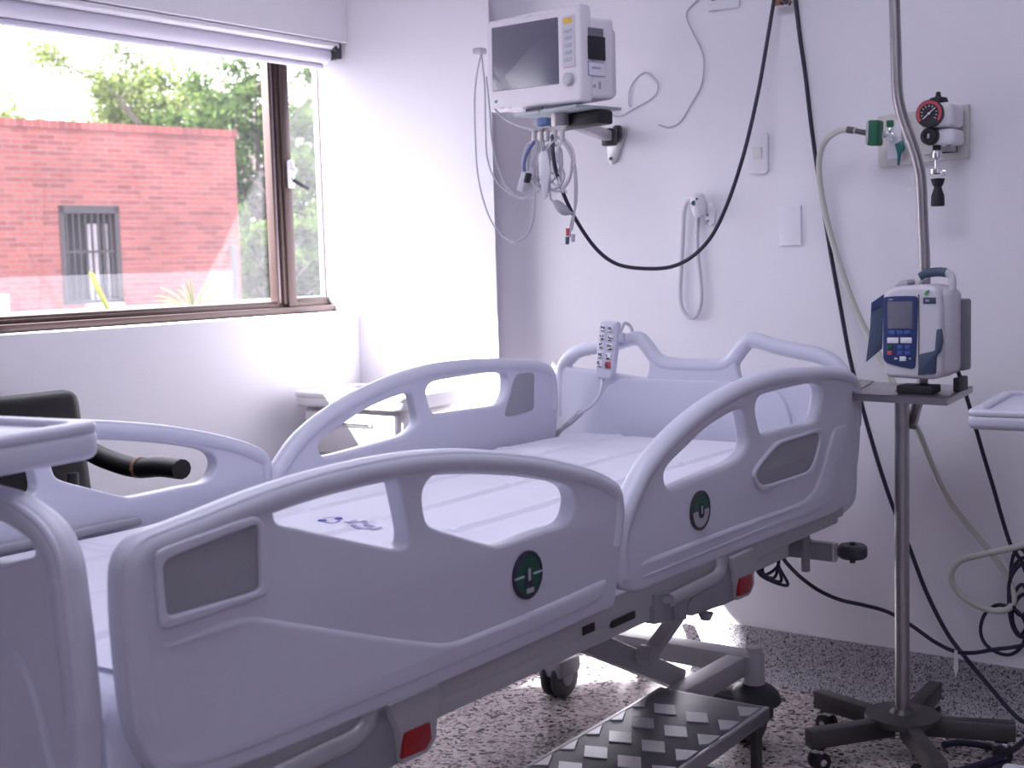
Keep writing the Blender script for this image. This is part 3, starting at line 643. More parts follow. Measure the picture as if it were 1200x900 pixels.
# mattress under a fitted sheet
MX0, MX1, MY0, MY1, MZ0, MZ1 = -1.972, -1.222, .865, 2.942, .592, .72
mt = thing('mattress', 'white sheeted mattress with a small blue print lying on the hospital bed', 'mattress', (-1.6, 1.9, MZ0))
b = MB(); b.bx((MX0+.01, MY0+.01, MZ0), (MX1-.01, MY1-.01, MZ1-.012), .03, 3); obj('foam_core', b, sheet_m, mt)
bm = bmesh.new(); nx, ny = 150, 400; grid = []
prof_ = [(-.5, -1), (-.5, -.62), (-.5, -.3), (-.492, -.12), (-.475, -.03), (-.45, 0)]
xsv = [p for p in prof_]+[(-.45+.9*i/nx, 0) for i in range(1, nx)]+[(-a, c) for a, c in reversed(prof_)]
ysv = [p for p in prof_]+[(-.5+.02+(.96)*i/ny, 0) for i in range(1, ny)]+[(-a, c) for a, c in reversed(prof_)]
def crease(x, y):
    h = .0
    for yc in (1.30, 1.72, 2.14, 2.56): d = y-yc-.015*math.sin(x*3+yc); h += .0042*math.exp(-(d/.010)**2)-.0034*math.exp(-((d-.018)/.012)**2)
    for xcx in (-1.80, -1.61, -1.42): d = x-xcx-.010*math.sin(y*2.2+xcx*5); h += .0036*math.exp(-(d/.009)**2)-.0028*math.exp(-((d-.016)/.011)**2)
    h += .0026*noise.noise(V((x*5, y*4, 1)))+.0013*noise.noise(V((x*13, y*11, 4)))
    return h
Hm = MZ1-MZ0
for a, ca in xsv:
    row = []
    for c, cc in ysv:
        x = (MX0+MX1)/2+a*(MX1-MX0); y = (MY0+MY1)/2+c*(MY1-MY0); z = MZ1+min(ca, cc)*Hm
        if min(ca, cc) > -.05: z += crease(x, y)
        row.append(bm.verts.new((x, y, z)))
    grid.append(row)
for r0, r1 in zip(grid, grid[1:]):
    for j in range(len(r0)-1): bm.faces.new((r0[j], r1[j], r1[j+1], r0[j+1]))
b = MB(); b.bm = bm; sh = obj('bed_sheet', b, sheet_m, mt, 80)
# printed emblem: an oval swoosh and faint unreadable lettering beside it
def onS(x, y, dz=.0012): p = onZ(x, y, MZ1); return V((p.x, p.y, MZ1+crease(p.x, p.y)+dz))
def ink(pxs, w, name, m, n=5):
    b = MB(); P = catmull([onS(x, y) for x, y in pxs], n); k = len(P)-1
    vs = []
    for i, p in enumerate(P):
        t = (P[min(i+1, k)]-P[max(i-1, 0)]).normalized(); s = V((-t.y, t.x, 0)); ww = w(i/k) if callable(w) else w
        q0, q1 = p-s*ww, p+s*ww
        for q in (q0, q1): q.z = MZ1+crease(q.x, q.y)+.0012
        vs.append((b.bm.verts.new(q0), b.bm.verts.new(q1)))
    for (a, c), (d, e) in zip(vs, vs[1:]): b.bm.faces.new((a, d, e, c))
    return b
strokes = [([(379, 609.6), (386, 608.4), (393, 607.9), (400, 608.4)], .0014), ([(379, 613.2), (387, 614.0), (394, 613.2), (399, 611)], .0014), ([(374.5, 612.4), (378, 611.4), (381.5, 610.6)], .0095), ([(392.5, 610.0), (397, 609.3), (401.5, 608.8)], .0085)]
b = MB()
for P_, w_ in strokes:
    q = ink(P_, (lambda t, w=w_: w*(.35+.65*math.sin(math.pi*t))) if w_ > .004 else w_, '', print_m); m1 = bpy.data.meshes.new('t'); q.bm.to_mesh(m1); b.mesh(m1)
obj('printed_emblem', b, print_m, sh)
b = MB()
for i, (x, y, l) in enumerate([(406, 613, 5), (412, 612, 5), (418, 613.5, 6), (424, 614, 5), (429, 615.5, 5), (407, 617, 9), (417, 618, 8), (427, 619.5, 7), (433, 617.5, 4)]):
    q = ink([(x, y), (x+l*.5, y-.8), (x+l, y+.3)], .0055, '', printg_m, 3); m1 = bpy.data.meshes.new('t'); q.bm.to_mesh(m1); b.mesh(m1)
obj('printed_lettering', b, printg_m, sh)
b = ink([(434, 621), (440, 620.2), (447, 618)], lambda t: .006*math.sin(math.pi*(.15+.7*t)), '', print_m); obj('fold_streak', b, printg_m, sh)  # short darker streak laid along a fold line of the sheet

# bed control handset hooked on the headboard
zH = lambda p: zz(11.25, 690, 370, p)
YHS = YH-.03
ho = rY(zH([(140, 90), (155, 76), (250, 72), (345, 80), (368, 96), (376, 130), (360, 330), (342, 500), (322, 680), (302, 800), (282, 832), (230, 838), (140, 832), (108, 820), (92, 780), (90, 650), (95, 500), (108, 330), (122, 200)]), YHS)
ht = thing('bed_remote', 'pale bed control handset with two columns of keys hooked over the headboard', 'remote control', (onY(706, 440, YHS).x, YHS, onY(706, 444, YHS).z))
b = MB(); b.mesh(plate(sm(ho, 3), [], MY(YHS+.011), .022, .006, 3)); obj('body', b, bed_m, ht, 50)
rows = [((188, 165), (292, 180)), ((178, 280), (285, 295)), ((168, 395), (275, 412)), ((155, 520), (262, 540)), ((142, 635), (250, 652))]
for i, rw in enumerate(rows):
    for j, (x, y) in enumerate(rw):
        p = onY(690+x/11.25, 370+y/11.25, YHS-.001)
        red = (i, j) == (4, 1)
        b = MB(); b.box(p, (.0165, .004, .0185), None, .0015); kx = obj('key', b, redp_m if red else white_m, ht)
        b = MB(); y_ = p.y-.0022
        rs = random.Random(i*2+j)
        for s_ in range(3): b.box((p.x+rs.uniform(-.0045, .0045), y_, p.z+rs.uniform(-.006, .006)), (rs.uniform(.004, .010), .0008, rs.uniform(.0018, .0034)), Matrix.Rotation(rs.uniform(-.8, .8), 3, 'Y'))
        b.box((p.x, y_, p.z-.0065), (.012, .0008, .0022)); b.box((p.x-.005, y_, p.z+.003), (.0022, .0008, .008))
        obj('symbol', b, ink_m, kx)
b = MB(); q = onY(722, 396, YHS); b.bx((q.x-.006, YHS+.012, q.z-.012), (q.x+.012, YHS+.03, q.z+.012), .004); b.tube([q+V((-.005, .02, .0)), q+V((-.005, .05, .035)), q+V((-.005, .085, .02)), q+V((-.005, .09, -.01))], .005); obj('hook', b, bed_m, ht)
cb = [onY(706, 445, YHS+.012), onY(705, 455, YHS-.0), onY(700, 468, YHS-.01), onY(690, 478, YHS-.02), onY(680, 484, YHS-.025), onY(668, 495, YHS-.03), onY(655, 505, YHS-.03), onY(646, 520, YHS-.03)]
b = MB(); b.tube(cb[:6], lambda t: .0048, 5, 8); obj('cable', b, bed_m, ht)
b = MB()
import itertools
P = catmull(cb[4:], 30); hel = []
L_ = 0
for i, p in enumerate(P): hel.append(p+V((math.cos(i*1.25)*.008, math.sin(i*1.25)*.006, math.sin(i*1.25)*.007)))
b.tube(hel, .0034, 0, 6); obj('coiled_cable', b, lgrey_m, ht)
#==PART4==
# ------------------------------------------------------------------ nightstand
NX0, NX1, NY0, NY1, NZ = -2.945, -2.475, 2.81, 3.105, .79
ns = thing('nightstand', 'white plastic bedside cabinet with raised-edge top in the sunlit corner', 'bedside cabinet', (-2.7, 2.95, 0))
rr_ = [(NX0, NY0), (NX1, NY0), (NX1, NY1), (NX0, NY1)]
def rrect(x0, y0, x1, y1, r, n=5):
    o = []
    for cx, cy, a0 in ((x1-r, y1-r, 0), (x0+r, y1-r, 90), (x0+r, y0+r, 180), (x1-r, y0+r, 270)):
        for i in range(n+1): a = math.radians(a0+90*i/n); o.append((cx+r*math.cos(a), cy+r*math.sin(a)))
    return o
def MZ(z): return axes((0, 0, z), (1, 0, 0), (0, 1, 0), (0, 0, 1))
b = MB(); b.mesh(plate(rrect(NX0, NY0, NX1, NY1, .05), [], MZ(NZ-.018), .032, .008)); b.mesh(plate(rrect(NX0, NY0, NX1, NY1, .05), [rrect(NX0+.022, NY0+.03, NX1-.022, NY1-.022, .035)], MZ(NZ), .022, .007)); obj('top', b, nstand_m, ns)
b = MB(); b.bx((NX0+.03, NY0+.03, .06), (NX1-.03, NY1-.02, NZ-.034), .02, 3); obj('body', b, nstand_m, ns)
for i, (z0, z1) in enumerate(((.615, .745), (.46, .605), (.12, .45))):
    b = MB(); b.bx((NX0+.05, NY0+.016, z0), (NX1-.05, NY0+.034, z1), .007, 3); d = obj('drawer' if i < 2 else 'door', b, nstand_m, ns)
    b = MB(); zc_ = z1-.030; b.bx((NX0+.14, NY0+.010, zc_-.011), (NX1-.14, NY0+.02, zc_+.011), .004); obj('handle', b, cream_m, d)
    b = MB(); b.bx((NX0+.15, NY0+.0085, zc_-.006), (NX1-.15, NY0+.0105, zc_-.001)); obj('handle_slot', b, dkgrey_m, d)
for sx in (NX0+.06, NX1-.06):
    for sy in (NY0+.07, NY1-.06):
        b = MB(); b.cyl((sx-.012, sy, .028), (sx+.012, sy, .028), .028); b.cyl((sx, sy, .028), (sx, sy, .065), .012); obj('caster', b, dkgrey_m, ns)

# ------------------------------------------------------------------ black armchair against the window wall
ch = thing('armchair', 'black upholstered armchair under the window beyond the bed foot', 'chair', (-2.55, 1.6, 0))
AY1 = 1.885; AY0 = 1.28
bt_ = onY(88, 466, 1.90)
AYB = onX(88, 470, -2.76).y+.045
b = MB(); b.box((-2.80, (AY0-.01+AYB)/2, .645), (.09, AYB-AY0+.01, .50), Matrix.Rotation(math.radians(-8), 3, 'Y'), .035, 4); obj('backrest', b, leather_m, ch)
b = MB(); b.bx((-2.80, AY0+.05, .36), (-2.23, AY1-.05, .48), .04, 4); obj('seat', b, leather_m, ch)
for Y in (AY1, AY0):
    p = [(-2.78, Y, .757), (-2.70, Y, .766), (-2.60, Y, .744), (-2.49, Y, .730), (-2.40, Y, .738), (-2.325, Y, .738)]
    b = MB(); b.tube(p, .027, 6, 12, axis=(0, 0, 1), flat=.85); ar = obj('armrest', b, leather_m, ch)
    b = MB(); b.tube([(-2.474, Y, .731), (-2.464, Y, .7315)], .0285, 0, 12, axis=(0, 0, 1), flat=.87); obj('armrest_band', b, brown_m, ar)
    for X in (-2.74, -2.27):
        b = MB(); b.tube([(X, Y, 0), (X, Y, .40), (X+.01, Y, .70)], .014, 4, 10); obj('leg', b, dkgrey_m, ch)
b = MB(); b.bx((-2.76, AY0, .33), (-2.25, AY1, .36), .005); obj('seat_frame', b, dkgrey_m, ch)

# ------------------------------------------------------------------ overbed tables
def rim_table(name, label, corner, ang, lx, ly, th, z, colx, m, foot=True, crank=True):
    """corner = the corner seen in the photo; the top runs lx along u and ly along v from it"""
    u = V((math.cos(ang), math.sin(ang), 0)); v = V((-u.y, u.x, 0))
    t = thing(name, label, 'table', (corner[0], corner[1], 0))
    Mt = axes((corner[0], corner[1], 0), u, v, (0, 0, 1))
    x0, x1 = sorted((0, lx)); y0, y1 = sorted((0, ly))
    b = MB(); b.mesh(plate(rrect(x0, y0, x1, y1, .026), [], Mt @ MZ(z-th/2), th-.004, .012, 4))
    b.mesh(plate(rrect(x0, y0, x1, y1, .026), [rrect(x0+.026, y0+.026, x1-.026, y1-.026, .02)], Mt @ MZ(z-.001), .014, .006, 4))
    obj('table_top', b, m, t)
    return t, Mt, (x0, x1, y0, y1)
tc_ = onZ(113, 502, 1.0); tq = onZ(0, 521, 1.0)
d_ = (tq-tc_).normalized(); ang = math.atan2(d_.y, d_.x)+math.pi/2     # v = -d
ang = math.atan2(-d_.x, d_.y)+math.pi
t, Mt, ex = rim_table('overbed_table', 'pale overbed table with a raised rim reaching over the foot of the bed', (tc_+V((.010, .006, 0))).to_2d(), ang, -.80, -.40, .04, 1.004, 0, bed_m)
b = MB(Mt); b.bx((-.78, -.24, .10), (-.72, -.16, .955), .006); b.bx((-.79, -.30, .945), (-.50, -.10, .965), .004); obj('column', b, bedmet_m, t)
b = MB(Mt)
b.bx((-.79, -.36, .06), (-.71, -.04, .10), .008); b.bx((-.76, -.36, .065), (-.12, -.32, .095), .008); b.bx((-.76, -.08, .065), (-.12, -.04, .095), .008); obj('base', b, bedmet_m, t)
for x, y in ((-.75, -.34), (-.75, -.06), (-.15, -.34), (-.15, -.06)):
    b = MB(Mt); b.cyl((x-.011, y, .032), (x+.011, y, .032), .032); b.cyl((x, y, .05), (x, y, .07), .01); obj('caster', b, dkgrey_m, t)
rc = onY(1175.5, 461.5, 2.86)
t, Mt, ex = rim_table('overbed_table', 'second overbed table cut off by the right edge of the view', (rc.x, rc.y), math.radians(6), .75, -.38, .034, rc.z+.002, 0, bed_m)
b = MB(Mt); b.bx((.60, -.22, .09), (.66, -.15, rc.z-.03), .006); b.bx((.45, -.28, rc.z-.045), (.70, -.09, rc.z-.028), .004); obj('column', b, bedmet_m, t)
fl = Mt.inverted() @ onZ(1176, 893, .075)
b = MB(Mt); b.bx((fl.x, fl.y-.05, .045), (.68, fl.y, .078), .012, 3); b.bx((.60, min(-.36, fl.y-.35), .045), (.68, fl.y, .085), .012, 3); b.bx((fl.x, fl.y-.36, .045), (.68, fl.y-.31, .078), .012, 3); obj('base', b, white_m, t)
for x, y in ((fl.x+.08, fl.y-.025), (.64, fl.y-.03), (.64, fl.y-.33), (fl.x+.08, fl.y-.335)):
    b = MB(Mt); b.cyl((x-.01, y, .024), (x+.01, y, .024), .024); b.cyl((x, y, .03), (x, y, .05), .008); obj('caster', b, dkgrey_m, t)

# ------------------------------------------------------------------ step stool
ZT = .215
c0, c1 = onZ(897, 829, ZT), onZ(787, 800, ZT)
L0 = onZ(797, 900, ZT); su = (L0-c0).normalized(); sv = V((0, 0, 1)).cross(su)          # su toward the camera
if (c1-c0).dot(sv) < 0: sv = -sv
Wd = (c1-c0).dot(sv); Ln = .62
st = thing('step_stool', 'metal step stool with a chequer-plate tread beside the bed', 'step stool', ((c0+c1)/2+su*.3-V((0, 0, ZT))))
Ms = axes(c0-V((0, 0, ZT)), su, sv, su.cross(sv))
flip = su.cross(sv).z < 0
sz = lambda z: -z if flip else z
def sbx(b, a, c, bev=0.0): return b.bx((a[0], a[1], sz(a[2])), (c[0], c[1], sz(c[2])), bev)
b = MB(Ms); sbx(b, (0, 0, ZT-.006), (Ln, Wd, ZT), .002); tr_ = obj('tread', b, mat('tread_base', (.17, .17, .19), .45, metal=.6, var=.2, vscale=25), st)
b = MB(Ms)                                   # raised lozenges, three across
def uv_(px, py): q = onZ(px, py, ZT)-c0; return q.dot(su), q.dot(sv)
A_, B_, C_ = uv_(803, 817), uv_(840, 826), uv_(779, 832)
us, vs_ = (C_[0]-A_[0]), (B_[1]-A_[1])
for i in range(-2, 40):
    for j in range(-1, 5):
        o0 = (A_[0]+i*us+j*(B_[0]-A_[0]), A_[1]+j*vs_+i*(C_[1]-A_[1]))
        e1 = (-.155*us*.9, .54*vs_); e2 = (.557*us*.95, .378*vs_*.95)
        q = [(o0[0]+a*e1[0]+c*e2[0], o0[1]+a*e1[1]+c*e2[1]) for a, c in ((-.5, -.5), (.5, -.5), (.5, .5), (-.5, .5))]
        q = [(x, min(max(y, .006), Wd-.006)) for x, y in q]
        if min(x for x, y in q) < .006 or max(x for x, y in q) > Ln-.006 or max(y for x, y in q)-min(y for x, y in q) < .02: continue
        b.prism([(x, y, sz(ZT)) for x, y in q], (0, 0, sz(.0026)))
obj('raised_pattern', b, alub_m, tr_)
b = MB(Ms); sbx(b, (-.006, -.008, ZT-.028), (Ln, .004, ZT+.001), .002); sbx(b, (-.006, Wd-.004, ZT-.028), (Ln, Wd+.008, ZT+.001), .002); sbx(b, (-.006, -.008, ZT-.028), (.004, Wd+.008, ZT+.0), .002); sbx(b, (Ln-.004, -.008, ZT-.028), (Ln+.006, Wd+.008, ZT+.0), .002); obj('edge_frame', b, alu_m, st)
for x in (.012, Ln-.03):
    for y in (.002, Wd-.022):
        b = MB(Ms); sbx(b, (x, y, .008), (x+.02, y+.02, ZT-.02), .002); lg = obj('leg', b, darksteel_m if x < .1 else alu_m, st)
        b = MB(Ms); sbx(b, (x-.003, y-.003, 0), (x+.023, y+.023, .012), .002); obj('rubber_foot', b, dark_m, lg)
b = MB(Ms); sbx(b, (.016, .02, .05), (.028, Wd-.02, .07)); sbx(b, (Ln-.028, .02, .05), (Ln-.016, Wd-.02, .07)); sbx(b, (.02, .006, .05), (Ln-.02, .018, .07)); sbx(b, (.02, Wd-.018, .05), (Ln-.02, Wd-.006, .07)); obj('stretcher', b, alu_m, st)

# ------------------------------------------------------------------ drip stand, tray and infusion pump
ZL = .098
ic = onZ(1058, 838, ZL); YI = ic.y
iv = thing('drip_stand', 'tall steel drip stand with a cranked pole and small tray by the wall', 'drip stand', (ic.x, ic.y, 0))
zt0 = onY(1058, 459, YI).z
lowp_ = [onY(1058, 836, YI), onY(1057.5, 640, YI), onY(1057, 465, YI)]
b = MB(); b.tube([onY(1057.5, 838, YI), onY(1057, 650, YI), onY(1057, 456, YI)], .0165, 3, 18); obj('lower_pole', b, steel_m, iv)
b = MB(); PB = YI+.035
b.tube([onY(1068, 500, YI+.01), onY(1073, 480, PB), onY(1080, 455, PB), onY(1083, 420, PB), onY(1084, 330, PB), onY(1081, 250, PB), onY(1078.5, 205, PB), onY(1071, 175, PB), onY(1058, 138, PB), onY(1052, 110, PB), onY(1050, 60, PB), onY(1048, -5, PB), onY(1046, -60, PB)], .0125, 6, 16); obj('upper_pole', b, steel_m, iv)
b = MB(); b.lathe((ic.x, ic.y, ZL-.012), (0, 0, 1), [(.0, 0), (.085, 0), (.087, .004), (.085, .016), (.03, .02), (.02, .03), (0, .03)], 28); obj('hub', b, darksteel_m, iv)
tips = [(947, 855), (958, 808), (1096, 798), (1190, 846), (1103, 893)]
for x, y in tips:
    p = onZ(x, y, ZL); d = (p-ic); d.z = 0; L = min(.285, d.length)
    d = d.normalized(); e = V((ic.x, ic.y, ZL-.022))+d*L
    b = MB(); b.bar(V((ic.x, ic.y, ZL-.022))+d*.03, e, .034, .043, (0, 0, 1), .003); lg = obj('leg', b, darksteel_m, iv)
    k = e-d*.028; s = V((-d.y, d.x, 0))
    b = MB()
    for q in (-.011, .011): b.cyl(V((k.x, k.y, .022))+s*(q-.007), V((k.x, k.y, .022))+s*(q+.007), .022, seg=20, bev=.003)
    cw = obj('caster', b, dark_m, lg)
    b = MB(); b.cyl((k.x, k.y, .03), (k.x, k.y, ZL-.042), .008); b.box((k.x, k.y, .046), (.03, .03, .012), None, .004); b.cyl(V((k.x, k.y, .022))-s*.02, V((k.x, k.y, .022))+s*.02, .008); obj('fork', b, chrome_m, cw)
# tray
q1, q2, q3, q4 = [onZ(*p, zt0) for p in ((985, 460.5), (1110, 467), (1140, 452), (1008, 447))]
b = MB(); b.prism([q1, q2, q3, q4], (0, 0, -.004), .0008)
def lip(a, c): b.prism([a, c, c-V((0, 0, .016)), a-V((0, 0, .016))], (V((0, 0, 1)).cross((c-a).normalized()))*.003)
lip(q1, q2); lip(q2, q3); lip(q3, q4); lip(q4, q1)
b.prism([q1.lerp(q4, .1)+V((0, 0, .004)), q1.lerp(q2, .13)+V((0, 0, .001)), q4.lerp(q3, .13)+V((0, 0, .001)), q4+V((0, 0, .004))], (0, 0, .002))
obj('tray', b, steel_m, iv)
b = MB(); b.cyl((lowp_[2].x, YI, zt0-.022), (lowp_[2].x, YI, zt0-.004), .026); obj('collar', b, steel_m, iv)

PY = YI+.01                           # pump
pc = onY(1076, 452, PY); tocam = (CAM-pc); tocam.z = 0; az = math.atan2(tocam.y, tocam.x)-math.radians(20)
nf = V((math.cos(az), math.sin(az), 0)); pu_ = V((-nf.y, nf.x, 0))          # nf = front normal, pu_ = viewer's right
dep = (pc-CAM).dot(FX); S = dep/F                                    # metres per pixel there
pm = thing('infusion_pump', 'grey-white infusion pump with a blue keypad on the drip stand tray', 'infusion pump', (pc.x, pc.y, zt0+.002))
Pc = V((pc.x, pc.y, zt0+.003))
MP = axes(Pc+nf*.055, pu_, -nf, (0, 0, 1))                           # local x right, y back, z up, front face at y=0
def L(px, py): p = onP(px, py, Pc+nf*.055, nf); q = MP.inverted() @ p; return q.x, q.z
fx0, fx1 = L(1033, 400)[0], L(1101, 400)[0]; ftop = L(1075, 337)[1]
sil = [L(*p) for p in ((1037, 440), (1033.5, 425), (1032.5, 400), (1033.5, 365), (1036, 346), (1042, 339), (1055, 335), (1080, 334), (1095, 336), (1101, 343), (1103, 370), (1103, 420), (1101, 441), (1090, 445), (1050, 443))]
b = MB(MP); b.mesh(plate(sm(sil, 3), [], axes((0, .05, 0), (1, 0, 0), (0, 0, 1), (0, -1, 0)), .10, .012, 4)); body = obj('body', b, pumpw_m, pm, 45)
xa_, xb2 = fx0+.008, fx1-.004
zb0 = min(p[1] for p in sil)
b = MB(MP); b.bx((fx1-.030, .020, zb0+.006), (fx1+.014, .115, ftop-.004), .018, 4); obj('side_cover', b, pumpw_m, pm)
b = MB(MP); b.bx((fx1-.005, .100, zb0+.012), (fx1+.022, .150, ftop-.03), .006, 3); obj('back_case', b, mat('pump_back', (.17, .18, .21), .5), pm)
b = MB(MP); pts = [L(*p) for p in ((1038, 348), (1073, 347), (1076, 352), (1073, 428), (1070, 432), (1050, 428), (1038, 424), (1035.5, 415), (1036, 354))]
b.mesh(plate(sm(pts, 3), [], axes((0, -.001, 0), (1, 0, 0), (0, 0, 1), (0, -1, 0)), .006, .0015, 2)); kp = obj('control_panel', b, blue_m, pm)
def pbox(name, x0, y0, x1, y1, m, parent, th=.003, y=-.0045, bev=.001):
    a, c = L(x0, y1), L(x1, y0); b = MB(MP); b.bx((a[0], y-th/2, a[1]), (c[0], y+th/2, c[1]), bev); return obj(name, b, m, parent)
pbox('screen', 1041, 353, 1070.5, 385, lcd_m, kp)
for x in (1042.5, 1051.5, 1060.5): pbox('key', x, 387, x+7.5, 391.5, bluebtn_m, kp)
for x in (1040.5, 1056): pbox('key', x, 395.5, x+13.5, 402, white_m, kp, bev=.003)
for (x, y, m) in ((1040.5, 404, green_m), (1052.5, 404.5, bluebtn_m), (1061.5, 404.5, bluebtn_m), (1040.5, 411, redp_m), (1052.5, 411.5, bluebtn_m), (1061.5, 411.5, bluebtn_m)): pbox('key', x, y, x+6, y+4.6, m, kp)
pbox('key', 1055, 417.5, 1063, 423, white_m, kp, bev=.003)
pbox('arrow_mark', 1049, 419, 1052.5, 421, white_m, kp); pbox('arrow_mark', 1066, 419, 1068.5, 421, lgrey_m, kp); pbox('brand_mark', 1042, 350, 1047, 351.6, lgrey_m, kp, .001)
pbox('blue_label', 1082, 348.5, 1097, 356, navy_m, pm, .003, -.001); pbox('label_mark', 1085, 351, 1089.5, 353.5, lgrey_m, pm, .002, -.003)
b = MB(MP); g0 = [L(*p) for p in ((1083, 345), (1086, 341), (1089.5, 339.5), (1089, 343), (1086.5, 345.5))]; b.prism([(x, -.002, z) for x, z in g0], (0, -.001, 0)); obj('leaf_sticker', b, mat('leaf_green', (.05, .30, .06), .5), pm)
b = MB(MP); g1 = [L(*p) for p in ((1078, 415), (1096, 411), (1098, 386), (1104, 385), (1106, 400), (1103, 412), (1098, 417), (1097, 438), (1076, 440))]; b.prism([(x, .004, z) for x, z in g1], (0, -.010, 0), .003); obj('door_latch', b, navy_m, pm)
b = MB(MP); x_, z0_ = L(1077, 345); b.bx((x_-.0007, -.0022, L(1077, 430)[1]), (x_+.0007, .002, z0_)); obj('door_seam', b, ink_m, pm)
b = MB(MP); h0 = [L(*p) for p in ((1062, 340), (1066, 331), (1072, 325), (1080, 321), (1090, 319.5), (1100, 321), (1105, 327), (1105, 342))]; b.tube([(x, .06, z) for x, z in h0], .0085, 5, 12); hd = obj('handle', b, pumpw_m, pm)
b = MB(MP); h1_ = [L(*p) for p in ((1068, 326), (1074, 322.5), (1082, 320.5), (1092, 320), (1098, 321))]; b.tube([(x, .059, z+.001) for x, z in h1_], .0105, 5, 12); obj('grip', b, navy_m, hd)
b = MB(MP); b.bx((L(1050, 440)[0], .0, -.002), (L(1092, 440)[0], .06, .016), .003); b.bx((L(1104, 440)[0], .07, -.002), (L(1112, 440)[0], .13, .03), .003); obj('foot', b, dark_m, pm)
b = MB(MP); f0 = [L(*p) for p in ((1033, 345), (1018.5, 355), (1017, 385), (1012, 425), (1031, 409))]; b.prism([(x, .012, z) for x, z in f0], (-.0, .005, 0), .0012); flp = obj('side_flap', b, navy_m, pm)
b = MB(MP); f1 = [L(*p) for p in ((1033, 346), (1019, 355.5), (1018.5, 366), (1032.5, 357))]; b.prism([(x, .0105, z) for x, z in f1], (0, .001, 0)); obj('flap_band', b, blue_m, flp)
b = MB(MP); c4 = [L(*p) for p in ((1045, 336), (1053, 329), (1059, 328), (1062, 331), (1060, 336))]; b.prism([(x, .012, z) for x, z in c4], (0, .05, 0), .002); obj('door_hinge', b, lgrey_m, pm)

# ------------------------------------------------------------------ patient monitor on its wall arm
aM = math.radians(13.7); mu_ = V((math.cos(aM), -math.sin(aM), 0)); mb_ = V((math.sin(aM), math.cos(aM), 0)); YM = 2.84
PM = onY(681, 120, YM)
def LM(px, py, back=0.0): p = onP(px, py, PM+mb_*back, mb_)-PM; return p.dot(mu_), p.z
MMo = axes(PM, mu_, mb_, (0, 0, 1))
mo = thing('patient_monitor', 'white patient monitor with a grey screen on the wall arm above the bed', 'monitor', PM+mu_*-.15)
xl_, xr_ = LM(571, 75)[0], LM(680, 75)[0]; zt_m, zb_m = LM(679, 3)[1], LM(681, 119)[1]
ztl = LM(570, 21)[1]; zbl = LM(572, 128)[1]
ff = [(xl_, (zbl+zb_m)/2+.002), (xr_, zb_m), (xr_-.001, zt_m), (xl_-.001, (ztl+zt_m)/2+.0)]
def rquad(q, r, n=4):
    o = []
    for i in range(4):
        a, c, d = V(q[i-1]), V(q[i]), V(q[(i+1) % 4]); p0 = c+(a-c).normalized()*r; p1 = c+(d-c).normalized()*r
        for k in range(n+1): t = k/n; o.append(tuple((p0*(1-t)**2+c*2*t*(1-t)+p1*t*t)[:2]))
    return o
def FR(y): return axes((0, y, 0), (1, 0, 0), (0, 0, 1), (0, -1, 0))
b = MB(MMo); b.mesh(plate(rquad(ff, .012), [], FR(.022), .045, .009, 4)); 
wM, hM = xr_-xl_, zt_m-zb_m
obj('bezel', b, monw_m, mo, 45); b = MB(MMo); b.bx((xl_+.012, .04, zb_m+.012), (xr_-.001, .125, zt_m-.028), .012, 3); b.bx((xl_+.03, .10, zb_m+.02), (xr_-.012, .145, zt_m-.05), .012, 3)
obj('rear_case', b, monw_m, mo, 45)
def mq(pxs): return [LM(*p) for p in pxs]
b = MB(MMo); sc_ = mq([(577.5, 107.5), (655.5, 98.5), (654, 20), (576.5, 33)]); b.mesh(plate(rquad(sc_, .003), [], FR(-.0005), .003, .0008, 1)); scr = obj('screen', b, screen_m, mo)
def mbox(name, x0, y0, x1, y1, m, par, th=.004, bev=.001, y=-.002):
    a, c = LM(x0, y1), LM(x1, y0); b = MB(MMo); b.bx((a[0], y-th/2, a[1]), (c[0], y+th/2, c[1]), bev); return obj(name, b, m, par)
kp2 = mbox('key_panel', 660.5, 17, 673.5, 80, mat('key_panel_plastic', (.60, .57, .62), .5), mo)
mbox('key', 662, 20, 671, 28.5, yellow_m, kp2, .005, .001, -.004)
for y in (33, 41.5, 50, 58.5, 67): kk = mbox('key', 662.5, y, 671, y+6, bluekey_m, kp2, .005, .001, -.004); mbox('key_mark', 664.5, y+2, 669.5, y+4, lgrey_m, kk, .001, .0, -.0068)
kx, kz = LM(668, 93)
b = MB(MMo); b.lathe((kx, 0, kz), (0, -1, 0), [(.0, 0), (.0175, 0), (.0165, .012), (.013, .0145), (0, .0145)], 28); obj('dial_knob', b, mat('knob_grey', (.50, .50, .53), .35), mo)
mbox('brand_mark', 616, 18.4, 624, 20.6, ink_m, mo, .001, 0, -.0012); mbox('status_light', 580, 117.2, 583, 121.2, mat('status_green', (.10, .34, .14), .4), mo, .003, .001, -.001)
for x in (587, 596): mbox('port_mark', x, 125.6, x+4, 127.6, lgrey_m, mo, .001, 0, -.001)
